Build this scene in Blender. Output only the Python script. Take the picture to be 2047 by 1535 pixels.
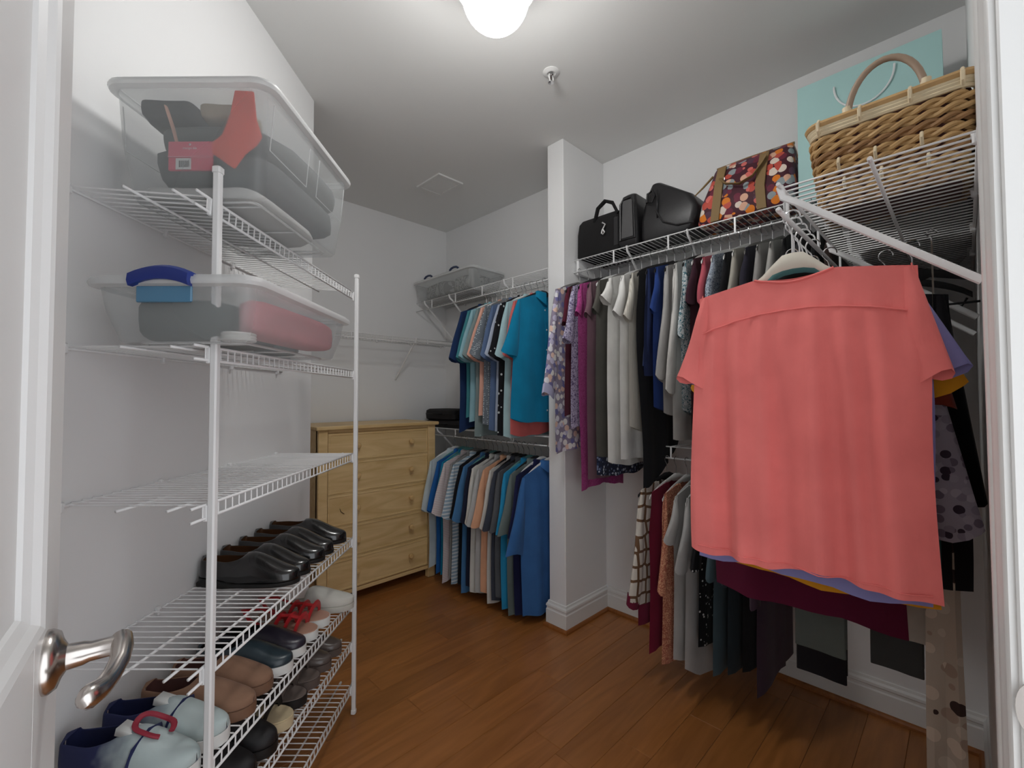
import bpy, math, random
from mathutils import Vector, Matrix
R = math.radians; PI = math.pi; S2 = math.sqrt(.5)
sc = bpy.context.scene
for o in list(bpy.data.objects): bpy.data.objects.remove(o)
col = sc.collection
rnd = random.Random(7)

# ---------------------------------------------------------------- camera
F, YAW, PIT, ROL, ZC = 897.84, .7909, .0295, -.0026, 1.2822
XR, YB, YS, XS, TS, YD, H = 2.354, 3.205, 1.5635, 1.9545, .1167, -.030, 2.74
DX, DY = .8335, 2.2217
cd = bpy.data.cameras.new('camera'); cam = bpy.data.objects.new('camera', cd); col.objects.link(cam)
cd.sensor_fit = 'HORIZONTAL'; cd.sensor_width = 36; cd.lens = F/2047*36; cd.clip_start = .005; cd.clip_end = 50
fw = Vector((math.cos(YAW)*math.cos(PIT), math.sin(YAW)*math.cos(PIT), math.sin(PIT)))
r0 = Vector((math.sin(YAW), -math.cos(YAW), 0)); u0 = r0.cross(fw)
r1 = math.cos(ROL)*r0+math.sin(ROL)*u0; u1 = -math.sin(ROL)*r0+math.cos(ROL)*u0
m = Matrix((r1, u1, -fw)).transposed().to_4x4(); m.translation = (0, 0, ZC)
cam.matrix_world = m; sc.camera = cam
# ---------------------------------------------------------------- light
w = bpy.data.worlds.new('world'); sc.world = w; w.use_nodes = True
w.node_tree.nodes['Background'].inputs[0].default_value = (.93, .96, 1, 1)
w.node_tree.nodes['Background'].inputs[1].default_value = 1.8      # the daylit room behind the open door
LAMP = 46.0
sc.view_settings.view_transform = 'Standard'; sc.view_settings.look = 'None'
sc.view_settings.gamma = 1; sc.view_settings.use_curve_mapping = False
sc.view_settings.exposure = 0.08

# ---------------------------------------------------------------- materials
def lin(c): 
    c /= 255.
    return c/12.92 if c <= .04045 else ((c+.055)/1.055)**2.4
def C(r, g, b, k=1.0): return tuple(min(.86, lin(v)*k) for v in (r, g, b))+(1,)
MC = {}
def new_mat(name):
    mt = bpy.data.materials.new(name); mt.use_nodes = True
    return mt, mt.node_tree.nodes, mt.node_tree.links, mt.node_tree.nodes['Principled BSDF']
def flat(name, c, rough=.5, metal=0, spec=.5, alpha=1, noise=0, scale=20, bump=0, bscale=200, coat=0, trans=0):
    if name in MC: return MC[name]
    mt, N, L, b = new_mat(name)
    b.inputs['Base Color'].default_value = c; b.inputs['Roughness'].default_value = rough
    b.inputs['Metallic'].default_value = metal; b.inputs['Specular IOR Level'].default_value = spec
    b.inputs['Alpha'].default_value = alpha; b.inputs['Coat Weight'].default_value = coat
    b.inputs['Transmission Weight'].default_value = trans
    tc = N.new('ShaderNodeTexCoord')
    if noise:
        n = N.new('ShaderNodeTexNoise'); n.inputs['Scale'].default_value = scale; n.inputs['Detail'].default_value = 4
        L.new(tc.outputs['Object'], n.inputs['Vector'])
        mx = N.new('ShaderNodeMix'); mx.data_type = 'RGBA'
        mx.inputs[6].default_value = tuple(v*(1-noise) for v in c[:3])+(1,)
        mx.inputs[7].default_value = tuple(min(.95, v*(1+noise)) for v in c[:3])+(1,)
        L.new(n.outputs['Fac'], mx.inputs[0]); L.new(mx.outputs[2], b.inputs['Base Color'])
    if bump:
        n = N.new('ShaderNodeTexNoise'); n.inputs['Scale'].default_value = bscale; n.inputs['Detail'].default_value = 3
        L.new(tc.outputs['Object'], n.inputs['Vector'])
        bp = N.new('ShaderNodeBump'); bp.inputs['Strength'].default_value = bump; bp.inputs['Distance'].default_value = .002
        L.new(n.outputs['Fac'], bp.inputs['Height']); L.new(bp.outputs[0], b.inputs['Normal'])
    MC[name] = mt; return mt
def ramp(N, stops, interp='CONSTANT'):
    r = N.new('ShaderNodeValToRGB'); r.color_ramp.interpolation = interp
    e = r.color_ramp.elements
    e[0].position, e[0].color = stops[0]; e[1].position, e[1].color = stops[1]
    for p, c in stops[2:]:
        x = e.new(p); x.color = c
    return r
def fabric(c, pat='plain', c2=(.8, .8, .8, 1), scale=60, extra=None, rough=.9, rad=.42):
    key = ('fab', c, pat, c2, scale, rough, rad)
    if key in MC: return MC[key]
    mt, N, L, b = new_mat('fabric_'+pat)
    b.inputs['Roughness'].default_value = rough; b.inputs['Specular IOR Level'].default_value = .2
    b.inputs['Sheen Weight'].default_value = .08
    tc = N.new('ShaderNodeTexCoord'); vec = tc.outputs['Object']
    src = None
    if pat == 'plain':
        n = N.new('ShaderNodeTexNoise'); n.inputs['Scale'].default_value = 9; n.inputs['Detail'].default_value = 5
        L.new(vec, n.inputs['Vector'])
        r = ramp(N, [(.3, tuple(v*.9 for v in c[:3])+(1,)), (.7, tuple(min(.9, v*1.08) for v in c[:3])+(1,))], 'LINEAR')
        L.new(n.outputs['Fac'], r.inputs[0]); src = r.outputs[0]
    elif pat in ('hstripe', 'vstripe'):
        wv = N.new('ShaderNodeTexWave'); wv.bands_direction = 'Z' if pat == 'hstripe' else 'X'
        wv.inputs['Scale'].default_value = scale; wv.inputs['Distortion'].default_value = .3
        L.new(vec, wv.inputs['Vector'])
        r = ramp(N, [(0, c), (.68, c2)]); L.new(wv.outputs['Fac'], r.inputs[0]); src = r.outputs[0]
    elif pat == 'dots':
        v = N.new('ShaderNodeTexVoronoi'); v.inputs['Scale'].default_value = scale; v.inputs['Randomness'].default_value = .4
        L.new(vec, v.inputs['Vector'])
        r = ramp(N, [(0, c2), (.28, c)]); L.new(v.outputs['Distance'], r.inputs[0]); src = r.outputs[0]
    elif pat == 'lattice':
        v = N.new('ShaderNodeTexVoronoi'); v.feature = 'DISTANCE_TO_EDGE'; v.inputs['Scale'].default_value = scale
        v.inputs['Randomness'].default_value = .35; L.new(vec, v.inputs['Vector'])
        r = ramp(N, [(0, c2), (.09, c)]); L.new(v.outputs['Distance'], r.inputs[0]); src = r.outputs[0]
    elif pat == 'scroll':
        v = N.new('ShaderNodeTexNoise'); v.inputs['Scale'].default_value = scale; v.inputs['Detail'].default_value = 1
        v.inputs['Distortion'].default_value = 1.5; L.new(vec, v.inputs['Vector'])
        r = ramp(N, [(0, c), (.44, c2), (.53, c), (.62, c2), (.66, c)]); L.new(v.outputs['Fac'], r.inputs[0]); src = r.outputs[0]
    elif pat == 'floral':
        v = N.new('ShaderNodeTexVoronoi'); v.inputs['Scale'].default_value = scale; L.new(vec, v.inputs['Vector'])
        sp = N.new('ShaderNodeSeparateColor'); L.new(v.outputs['Color'], sp.inputs[0])
        pal = extra or [c2]
        st = [(i/len(pal), k) for i, k in enumerate(pal)]
        r = ramp(N, st if len(st) > 1 else [(0, pal[0]), (1, pal[0])]); L.new(sp.outputs[0], r.inputs[0])
        r2 = ramp(N, [(0, (1, 1, 1, 1)), (rad, (0, 0, 0, 1))]); L.new(v.outputs['Distance'], r2.inputs[0])
        mx = N.new('ShaderNodeMix'); mx.data_type = 'RGBA'; mx.inputs[6].default_value = c
        L.new(r2.outputs[0], mx.inputs[0]); L.new(r.outputs[0], mx.inputs[7]); src = mx.outputs[2]
    elif pat == 'sequin':
        v = N.new('ShaderNodeTexVoronoi'); v.inputs['Scale'].default_value = scale; L.new(vec, v.inputs['Vector'])
        sp = N.new('ShaderNodeSeparateColor'); L.new(v.outputs['Color'], sp.inputs[0])
        r2 = ramp(N, [(0, (1, 1, 1, 1)), (.3, (0, 0, 0, 1))]); L.new(v.outputs['Distance'], r2.inputs[0])
        r3 = ramp(N, [(0, (0, 0, 0, 1)), (.6, (1, 1, 1, 1))]); L.new(sp.outputs[0], r3.inputs[0])
        mu = N.new('ShaderNodeMath'); mu.operation = 'MULTIPLY'; L.new(r2.outputs[0], mu.inputs[0]); L.new(r3.outputs[0], mu.inputs[1])
        mx = N.new('ShaderNodeMix'); mx.data_type = 'RGBA'; mx.inputs[6].default_value = c; mx.inputs[7].default_value = c2
        L.new(mu.outputs[0], mx.inputs[0]); src = mx.outputs[2]
    L.new(src, b.inputs['Base Color'])
    n = N.new('ShaderNodeTexNoise'); n.inputs['Scale'].default_value = 14; n.inputs['Detail'].default_value = 6
    mp = N.new('ShaderNodeMapping'); mp.inputs['Scale'].default_value = (1, 1, .35); L.new(vec, mp.inputs[0]); L.new(mp.outputs[0], n.inputs['Vector'])
    bp = N.new('ShaderNodeBump'); bp.inputs['Strength'].default_value = .35; bp.inputs['Distance'].default_value = .012
    L.new(n.outputs['Fac'], bp.inputs['Height']); L.new(bp.outputs[0], b.inputs['Normal'])
    MC[key] = mt; return mt
def wood(name, ca, cb, stretch=(1.2, 14, 14), rough=.35, spec=.5, dist=2.0, rand=.0, coat=0):
    mt, N, L, b = new_mat(name)
    tc = N.new('ShaderNodeTexCoord'); oi = N.new('ShaderNodeObjectInfo')
    ad = N.new('ShaderNodeVectorMath'); ad.operation = 'ADD'
    sc_ = N.new('ShaderNodeVectorMath'); sc_.operation = 'SCALE'; sc_.inputs['Scale'].default_value = 40
    cb_ = N.new('ShaderNodeCombineXYZ'); L.new(oi.outputs['Random'], cb_.inputs[0]); L.new(oi.outputs['Random'], cb_.inputs[2])
    L.new(cb_.outputs[0], sc_.inputs[0]); L.new(tc.outputs['Object'], ad.inputs[0]); L.new(sc_.outputs[0], ad.inputs[1])
    mp = N.new('ShaderNodeMapping'); mp.inputs['Scale'].default_value = stretch; L.new(ad.outputs[0], mp.inputs[0])
    n = N.new('ShaderNodeTexNoise'); n.inputs['Scale'].default_value = 1.6; n.inputs['Detail'].default_value = 6; n.inputs['Distortion'].default_value = dist
    L.new(mp.outputs[0], n.inputs['Vector'])
    r = ramp(N, [(.3, ca), (.72, cb)], 'LINEAR'); L.new(n.outputs['Fac'], r.inputs[0])
    hs = N.new('ShaderNodeHueSaturation')
    mr = N.new('ShaderNodeMapRange'); mr.inputs[3].default_value = 1-rand; mr.inputs[4].default_value = 1+rand
    L.new(oi.outputs['Random'], mr.inputs[0]); L.new(mr.outputs[0], hs.inputs['Value']); L.new(r.outputs[0], hs.inputs['Color'])
    L.new(hs.outputs[0], b.inputs['Base Color'])
    b.inputs['Roughness'].default_value = rough; b.inputs['Specular IOR Level'].default_value = spec; b.inputs['Coat Weight'].default_value = coat
    return mt
WALL = flat('wall_paint', C(240, 240, 239), .75, bump=.08, bscale=350, noise=.012, scale=3)
CEIL = flat('ceiling_paint', C(234, 234, 232), .9, bump=.1, bscale=300)
TRIM = flat('trim_white', C(232, 232, 230), .35)
DOORW = flat('door_white', C(222, 222, 221), .4, bump=.05, bscale=400)
FLOOR = wood('floor_oak', C(144, 90, 44), C(172, 112, 60), (1.0, 9, 9), rough=.30, rand=.12)
SHOE = wood('shoe_mould_oak', C(130, 76, 32), C(160, 98, 44), rough=.4)
BIRCH = wood('dresser_birch', C(212, 178, 122), C(236, 206, 154), (1.0, 7, 7), rough=.45, rand=.04)
BIRCHK = wood('knob_birch', C(206, 168, 112), C(224, 190, 136), (3, 9, 9), rough=.4)
WIRE = flat('white_vinyl_wire', C(238, 238, 238), .3)
CHROME = flat('chrome', (.75, .75, .76, 1), .15, metal=1)
NICKEL = flat('brushed_nickel', (.62, .58, .55, 1), .22, metal=1)
DARK = flat('dark_gap', C(22, 18, 16), .8)

# ---------------------------------------------------------------- mesh builder
class MB:
    def __init__(s): s.v = []; s.f = []
    def add(s, vs, fs):
        k = len(s.v); s.v += [tuple(v) for v in vs]; s.f += [tuple(i+k for i in f) for f in fs]; return s
    def box(s, a, b):
        x0, y0, z0 = a; x1, y1, z1 = b
        return s.add([(x0,y0,z0),(x1,y0,z0),(x1,y1,z0),(x0,y1,z0),(x0,y0,z1),(x1,y0,z1),(x1,y1,z1),(x0,y1,z1)],
                     [(0,3,2,1),(4,5,6,7),(0,1,5,4),(1,2,6,5),(2,3,7,6),(3,0,4,7)])
    def bbox(s, a, b, e=.003):
        # box with chamfered edges
        x0,y0,z0=a; x1,y1,z1=b; e=min(e,(x1-x0)/2.2,(y1-y0)/2.2,(z1-z0)/2.2)
        rings=[]
        for z,i in ((z0,e),(z0+e,0),(z1-e,0),(z1,e)):
            rings.append([(x0+i+ (e if i==0 else 0)*0,y0+i+e,z),(x0+i+e,y0+i,z),(x1-i-e,y0+i,z),(x1-i,y0+i+e,z),(x1-i,y1-i-e,z),(x1-i-e,y1-i,z),(x0+i+e,y1-i,z),(x0+i,y1-i-e,z)])
        return s.loft(rings, True, True)
    def loft(s, rings, cap0=False, cap1=False, closed=True):
        n = len(rings[0]); k = len(s.v)
        for r in rings: s.v += [tuple(p) for p in r]
        for i in range(len(rings)-1):
            for j in range(n if closed else n-1):
                j2 = (j+1) % n
                s.f.append((k+i*n+j, k+i*n+j2, k+(i+1)*n+j2, k+(i+1)*n+j))
        if cap0: s.f.append(tuple(k+j for j in range(n))[::-1])
        if cap1: s.f.append(tuple(k+(len(rings)-1)*n+j for j in range(n)))
        return s
    def tube(s, pts, r, n=6, caps=True, closed=False, flat_=1.0, up=None):
        P = [Vector(p) for p in pts]; rings = []; prev = None
        for i, p in enumerate(P):
            if closed: t = P[(i+1) % len(P)]-P[i-1]
            else: t = P[min(i+1, len(P)-1)]-P[max(i-1, 0)]
            t.normalize()
            ref = Vector(up) if up else (prev if prev else (Vector((0,0,1)) if abs(t.z) < .9 else Vector((1,0,0))))
            a = t.cross(ref)
            if a.length < 1e-5: a = t.cross(Vector((0,1,0)))
            a.normalize(); b = a.cross(t); prev = b
            rr = r[i] if isinstance(r, (list, tuple)) else r
            rings.append([p+rr*(math.cos(2*PI*j/n)*a+flat_*math.sin(2*PI*j/n)*b) for j in range(n)])
        if closed: rings.append(rings[0])
        return s.loft(rings, caps and not closed, caps and not closed)
    def lathe(s, prof, c=(0,0,0), n=20, axis='z'):
        rings = []
        for r, h in prof:
            q = []
            for j in range(n):
                a = 2*PI*j/n; x, y = r*math.cos(a), r*math.sin(a)
                p = (x, y, h) if axis == 'z' else ((x, h, y) if axis == 'y' else (h, x, y))
                q.append((p[0]+c[0], p[1]+c[1], p[2]+c[2]))
            rings.append(q)
        return s.loft(rings, True, True)
    def prism(s, poly, h0, h1, axis='z'):
        def P(x, y, h): return (x, y, h) if axis == 'z' else ((x, h, y) if axis == 'y' else (h, x, y))
        return s.loft([[P(x, y, h0) for x, y in poly], [P(x, y, h1) for x, y in poly]], True, True)
    def build(s, name, mat, parent=None, smooth=True, sub=0, ang=40):
        me = bpy.data.meshes.new(name); me.from_pydata(s.v, [], s.f); me.validate()
        o = bpy.data.objects.new(name, me); col.objects.link(o)
        me.materials.append(mat)
        import bmesh
        bm = bmesh.new(); bm.from_mesh(me); bmesh.ops.recalc_face_normals(bm, faces=bm.faces)
        if smooth and ang:
            for e in bm.edges:
                if len(e.link_faces) == 2 and e.calc_face_angle(0) > R(ang): e.smooth = False
        bm.to_mesh(me); bm.free()
        if smooth: me.polygons.foreach_set('use_smooth', [True]*len(me.polygons))
        if parent: o.parent = parent
        if sub:
            md = o.modifiers.new('sub', 'SUBSURF'); md.levels = md.render_levels = sub
        return o
def tag(o, label=None, cat=None, group=None, kind=None):
    if label: o['label'] = label
    if cat: o['category'] = cat
    if group: o['group'] = group
    if kind: o['kind'] = kind
    return o
def thing(name, label, cat, loc=(0,0,0), rz=0, group=None):
    o = bpy.data.objects.new(name, None); col.objects.link(o); o.empty_display_size = .05
    o.location = loc; o.rotation_euler = (0, 0, rz); return tag(o, label, cat, group)
def struct(o): o['kind'] = 'structure'; return o
def AB(a, b, z=0): return ((a-b)*S2, (a+b)*S2, z)
def place(o, loc, rz=0): o.location = loc; o.rotation_euler = (0, 0, rz); return o
def copy_tree(o, parent=None):
    c = o.copy(); col.objects.link(c)
    if parent: c.parent = parent
    for ch in o.children: copy_tree(ch, c)
    return c

# ================================================================ ROOM
fl = struct(MB().box((-1.5, -.2, -.06), (XR+.02, YB+.02, -.012)).build('floor', DARK, smooth=False))
y = -.2; row = 0
while y < YB:
    xa = max(-1.45, min(y-1.39, .83) if y > 0 else -1.4); x = xa-rnd.random()*.5
    x = xa
    first = True
    while x < XR:
        ln = rnd.uniform(.45, 1.15) if not first else rnd.uniform(.2, 1.0)
        first = False
        x1 = min(x+ln, XR)
        if XR-x1 < .12: x1 = XR
        y1 = min(y+.127, YB)
        pl = MB().bbox((0, 0, -.012), (x1-x-.0008, y1-y-.0008, 0), .0012).build('plank', FLOOR, fl, smooth=False)
        pl.location = (x, y, 0)
        x = x1
    y += .127; row += 1
struct(MB().box((-1.6, -.25, H), (XR+.12, YB+.12, H+.1)).build('ceiling', CEIL, smooth=False))
struct(MB().box((XR, -.25, 0), (XR+.1, YB+.1, H)).build('wall_right', WALL, smooth=False))
struct(MB().box((DX-.1, YB, 0), (XR, YB+.1, H)).build('wall_back', WALL, smooth=False))
struct(MB().bbox((XS, YS, 0), (XR, YS+TS, H), .004).build('wall_stub', WALL, smooth=False))
ext = -1.017
p0 = Vector(AB(ext, .982)); p1 = Vector((DX, DY, 0)); nn = Vector((-S2, S2, 0))*.1
struct(MB().prism([(p0.x, p0.y), (p1.x, p1.y), (p1.x, YB), (p1.x-.1, YB), (p1.x-.1, p1.y+.03), (p0.x-.1, p0.y+.03)], 0, H).build('wall_left', WALL, smooth=False))
XJ, XH = .64, -.125
m_ = MB().box((-1.55, YD-.115, 0), (XH-.02, YD, H)).box((XJ+.02, YD-.115, 0), (XR, YD, H)).box((XH-.02, YD-.115, 2.06), (XJ+.02, YD, H))
struct(m_.build('wall_door', WALL, smooth=False))
# jamb, stop and casing of the doorway
m_ = MB().bbox((XJ, YD-.12, 0), (XJ+.02, YD+.001, 2.05), .002).bbox((XJ-.011, YD-.075, 0), (XJ, YD-.040, 2.04), .002)
m_.bbox((XH-.02, YD-.12, 0), (XH, YD+.001, 2.05), .002).bbox((XH-.02, YD-.12, 2.04), (XJ+.02, YD+.001, 2.06), .002)
struct(m_.build('trim_1', TRIM, smooth=False))
prof = [(.006, 0), (.006, .006), (.010, .009), (.016, .009), (.020, .007), (.030, .008), (.040, .011), (.046, .0125), (.052, .011), (.056, .014), (.064, .0155), (.070, .014), (.072, .011), (.072, 0)]
cs = struct(MB().prism([(XJ+a, YD+b) for a, b in prof], 0, 2.12).build('trim_2', TRIM))
cs2 = struct(MB().prism([(XH-a, YD+b) for a, b in prof], 0, 2.12).build('trim_3', TRIM))
sp = MB().lathe([(.012, 0), (.012, .0016), (.0105, .0024)], n=24, axis='x').build('strike_plate', NICKEL)
sp.location = (XJ-.0025, YD-.007, .992); sp.scale = (1, .95, 2.0)
tag(sp, 'small rounded nickel strike plate set in the right white door jamb', 'strike plate')
# baseboards + shoe moulding
def bb_profile(): return [(0, 0), (.014, 0), (.014, .092), (.011, .098), (.011, .108), (.014, .112), (.013, .122), (.007, .130), (.005, .140), (0, .142)]
def run(name, a, b, n, prof, mat, ext0=0, ext1=0):
    a = Vector(a); b = Vector(b); n = Vector(n); d = (b-a).normalized()
    rings = []
    for base, s in ((a, -ext0), (b, ext1)):
        rings.append([tuple(base+d*(s*q)+n*q+Vector((0, 0, h))) for q, h in prof])
    return struct(MB().loft(rings, True, True).build(name, mat, smooth=False))
shp = [(.0, 0), (.028, 0), (.027, .010), (.022, .017), (.014, .020), (0, .020)]
runs = [('right', (XR, YD, 0), (XR, YS, 0), (-1, 0, 0), 0, -1), ('stub_front', (XR, YS, 0), (XS, YS, 0), (0, -1, 0), -1, 1),
        ('stub_end', (XS, YS, 0), (XS, YS+TS, 0), (-1, 0, 0), 1, 1), ('stub_back', (XS, YS+TS, 0), (XR, YS+TS, 0), (0, 1, 0), 1, -1),
        ('right_alcove', (XR, YS+TS, 0), (XR, YB, 0), (-1, 0, 0), -1, -1), ('back', (XR, YB, 0), (DX, YB, 0), (0, -1, 0), -1, -1),
        ('left', AB(ext, .982), (DX, DY, 0), (S2, -S2, 0), -1, .41), ('door', (XJ+.075, YD, 0), (XR, YD, 0), (0, 1, 0), 0, -1)]
for i, (nm, a, b, n, e0, e1) in enumerate(runs):
    run('baseboard_'+nm, a, b, n, bb_profile(), TRIM, e0, e1)
    run('trim_%d' % (i+4), a, b, n, shp, SHOE, e0, e1)

# ================================================================ CEILING FITTINGS
lt = thing('ceiling_light', 'glowing white glass globe light on the ceiling', 'ceiling light', (.952, 1.032, 2.74))
em, N_, L_, b_ = new_mat('lit_glass'); b_.inputs['Base Color'].default_value = (.9, .9, .9, 1)
b_.inputs['Emission Color'].default_value = (1, .993, .975, 1); b_.inputs['Emission Strength'].default_value = LAMP
gl = [(.108*math.sin(R(t)), -.170+.108*math.cos(R(t))) for t in range(30, 180, 6)]+[(.001, -.278)]
MB().lathe(gl, n=40).build('globe', em, lt)
MB().lathe([(.075, 0), (.078, -.014), (.072, -.03), (.120, -.075), (.128, -.085), (.128, -.146), (.125, -.146), (.124, -.088), (.085, -.080)], n=40).build('fitter_light_baffle', flat('fitter_white', C(225, 225, 222), .4), lt)  # unseen fitter, its wide skirt added to hold globe light off the ceiling
sk = thing('fire_sprinkler', 'small white fire sprinkler head with metal frame on the ceiling', 'sprinkler', (1.515, 1.277, H))
MB().lathe([(.036, 0), (.037, -.003), (.030, -.007), (.020, -.010), (.018, -.004)], n=28).build('escutcheon', TRIM, sk)
MB().lathe([(.011, 0), (.011, -.016), (.007, -.02)], n=14).build('body', CHROME, sk)
MB().tube([(-.012, 0, -.014), (-.014, 0, -.03), (-.006, 0, -.044), (0, 0, -.047), (.006, 0, -.044), (.014, 0, -.03), (.012, 0, -.014)], .0028).build('frame_arms', TRIM, sk)
MB().lathe([(.013, -.047), (.014, -.049), (.004, -.050)], n=16).build('deflector', CHROME, sk)
MB().tube([(0, 0, -.015), (0, 0, -.045)], .003).build('bulb', flat('dark_bulb', C(60, 45, 40), .2), sk)
vt = thing('ceiling_vent', 'white louvred air vent set in the far ceiling', 'vent', (1.785, 2.505, H))
m_ = MB()
for a, b in (((-.10, -.13), (.10, -.108)), ((-.10, .108), (.10, .13)), ((-.10, -.108), (-.08, .108)), ((.08, -.108), (.10, .108))):
    m_.box((a[0], a[1], -.010), (b[0], b[1], 0))
m_.build('frame', TRIM, vt, smooth=False)
MB().box((-.08, -.108, -.001), (.08, .108, .0)).build('duct_opening', DARK, vt, smooth=False)
lv = None
for i in range(9):
    yy = -.098+i*.0245
    if lv is None:
        lv = MB().add([(-.08, -.008, -.002), (.08, -.008, -.002), (.08, .009, -.009), (-.08, .009, -.009), (-.08, -.008, -.001), (.08, -.008, -.001), (.08, .009, -.008), (-.08, .009, -.008)],
                      [(0,3,2,1),(4,5,6,7),(0,1,5,4),(1,2,6,5),(2,3,7,6),(3,0,4,7)]).build('louver', TRIM, vt, smooth=False); q = lv
    else:
        q = lv.copy(); col.objects.link(q)
    q.location = (0, yy, 0)

# ================================================================ DOOR
hx, hy = -.110, -.002; ex, ey = -.003, .773
dl = math.hypot(ex-hx, ey-hy); da = math.atan2(ey-hy, ex-hx)
dr = thing('door_1', 'open white panelled door leaf with a lever handle', 'door', (hx, hy, 0), da); struct(dr)
del dr['category']
st = .115; zt = 2.02
def dframe(z0, z1, x0, x1): return MB().bbox((x0, 0, z0), (x1, .035, z1), .0015)
m_ = MB()
for (x0, x1, z0, z1) in ((0, st, .01, zt), (dl-st, dl, .01, zt), (st, dl-st, zt-.12, zt), (st, dl-st, .83, 1.045), (st, dl-st, .01, .22)):
    m_.bbox((x0, 0, z0), (x1, .035, z1), .0012)
m_.build('frame', DOORW, dr, smooth=False)
for z0, z1 in ((1.045, zt-.12), (.22, .83)):
    pn = MB().box((st, .009, z0), (dl-st, .026, z1)).build('panel', DOORW, dr, smooth=False)
    for yy, sg in ((0, -1), (.035, 1)):
        m2 = MB(); q = [(st+.001, z0+.001), (dl-st-.001, z0+.001), (dl-st-.001, z1-.001), (st+.001, z1-.001)]
        cx_, cz_ = (st+dl-st)/2, (z0+z1)/2
        rings = []
        for i, h in ((0, 0), (.001, .006), (.007, .0085), (.013, .006), (.018, .0), (.026, -.005), (.028, -.0095)):
            rings.append([(x+(i if x < cx_ else -i), yy+sg*h, z+(i if z < cz_ else -i)) for x, z in q])
        m2.loft(rings).build('panel_moulding', DOORW, pn, smooth=False)
lh = thing('lever_handle_set', None, None); lh.parent = dr; lh.location = (dl-.062, 0, .995)
for k in ('label', 'category'):
    if k in lh: del lh[k]
lh['label'] = 'curved nickel lever handle'
lv_ = MB().lathe([(.033, 0), (.033, -.004), (.029, -.010), (.020, -.013), (.0135, -.017), (.0125, -.03), (.0105, -.036), (.0105, -.058), (.013, -.066), (.006, -.069)], n=28, axis='y').build('rose_and_neck', NICKEL, lh)
MB().tube([(.006, -.062, .002), (-.012, -.064, 0), (-.03, -.063, -.006), (-.05, -.058, -.011), (-.07, -.052, -.012), (-.088, -.045, -.008), (-.096, -.042, -.005), (-.100, -.040, -.003)],
          [.011, .0105, .0095, .009, .0095, .0105, .0075, .001], 12, flat_=1.15).build('lever', NICKEL, lh)
MB().bbox((dl-.002, .006, .93), (dl+.0012, .029, 1.06), .001).build('latch_plate', NICKEL, dr)
for z in (.25, 1.0, 1.8): MB().lathe([(.006, z), (.006, z+.09)], c=(-.004, -.006, 0), n=10).build('hinge', NICKEL, dr)

# ================================================================ WIRE SHELVES
def wire_shelf(root, L, d, lip=.05, spacing=.0254, kind='hang', mid=(.5,), braces=(), brace_drop=.30, wr=.0019, rr=.0032, dz=None, single=False, conn=None, clips=True, level2=False):
    """local frame: x along the wall, y out of the wall, z=0 top of deck"""
    n = int(L/spacing)
    if single:
        first = None
        for i in range(n):
            if first is None: first = MB().tube([(0, .004, 0), (0, d, 0)], wr, 6).build('deck_wire', WIRE, root); q = first
            else: q = first.copy(); col.objects.link(q)
            q.location = ((i+.5)*spacing, 0, 0)
    else:
        mw = MB()
        for i in range(n):
            x = (i+.5)*spacing
            if kind == 'ladder': mw.tube([(x, .004, 0), (x, d-.006, 0), (x, d, -.004), (x, d, -lip)], wr, 5)
            else: mw.tube([(x, .004, 0), (x, d, 0)], wr, 5)
        tag(mw.build('deck_wires', WIRE, root), kind='stuff')
    def rod(y, z, nm, r=rr, e0=-.012, e1=.012): return MB().tube([(e0, y, z), (L+e1, y, z)], r, 8).build(nm, WIRE, root)
    rod(.004, -.004, 'back_rail'); rod(d, -.001, 'front_rail')
    for f in mid: rod(d*f, -.0045, 'deck_rail')
    rod(d+(.0 if kind == 'ladder' else .002), -lip, 'lip_rail', rr*(1.0 if kind == 'ladder' else 1.35))
    if kind != 'ladder':
        k = 0.02; cn = None
        for x in (conn or [i*.305+.06 for i in range(int(L/.305)+1)]):
            if x > L: break
            if cn is None: cn = MB().bbox((-.004, d-.002, -lip), (.004, d+.004, .001), .001).build('connector', WIRE, root); q = cn
            else: q = cn.copy(); col.objects.link(q)
            q.location = (x, 0, 0)
        for x in (-.012, L+.012):
            pass
    for x, yy, z in [(-.012, d, -.001), (-.012, d, -lip), (-.012, d*mid[-1], -.0045)]:
        MB().lathe([(.0035, -.006), (.0048, -.004), (.0048, .008)], c=(x, yy, z), n=8, axis='x').build('end_cap', WIRE, root)
    if clips:
        c = None
        for x in [.03+i*.3 for i in range(int(L/.3)+1)]:
            if c is None: c = MB().bbox((-.006, 0, -.013), (.006, .013, .012), .003).lathe([(.003, 0), (.003, .0145)], c=(0, 0, .006), n=8, axis='y').build('wall_clip', WIRE, root); q = c
            else: q = c.copy(); col.objects.link(q)
            q.location = (min(x, L-.02), 0, -.004)
    for x in braces:
        MB().tube([(x, d+.004, .004), (x, d-.002, -.022), (x, d-.03, -.042), (x, .006, -brace_drop)], .0075, 8, flat_=.7).build('brace', WIRE, root)

# --- left shelving unit on the angled wall (local x = along the wall, local y = out of the wall)
A0 = .945; LU = .925
def left_root(name, label, cat): return thing(name, label, cat, AB(A0, .982), R(45)+0)
unit = thing('wire_shelving_unit', 'tall white wire shelving unit with seven shelves against the angled left wall', 'shelving', AB(A0+LU, .982), R(225))
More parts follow.
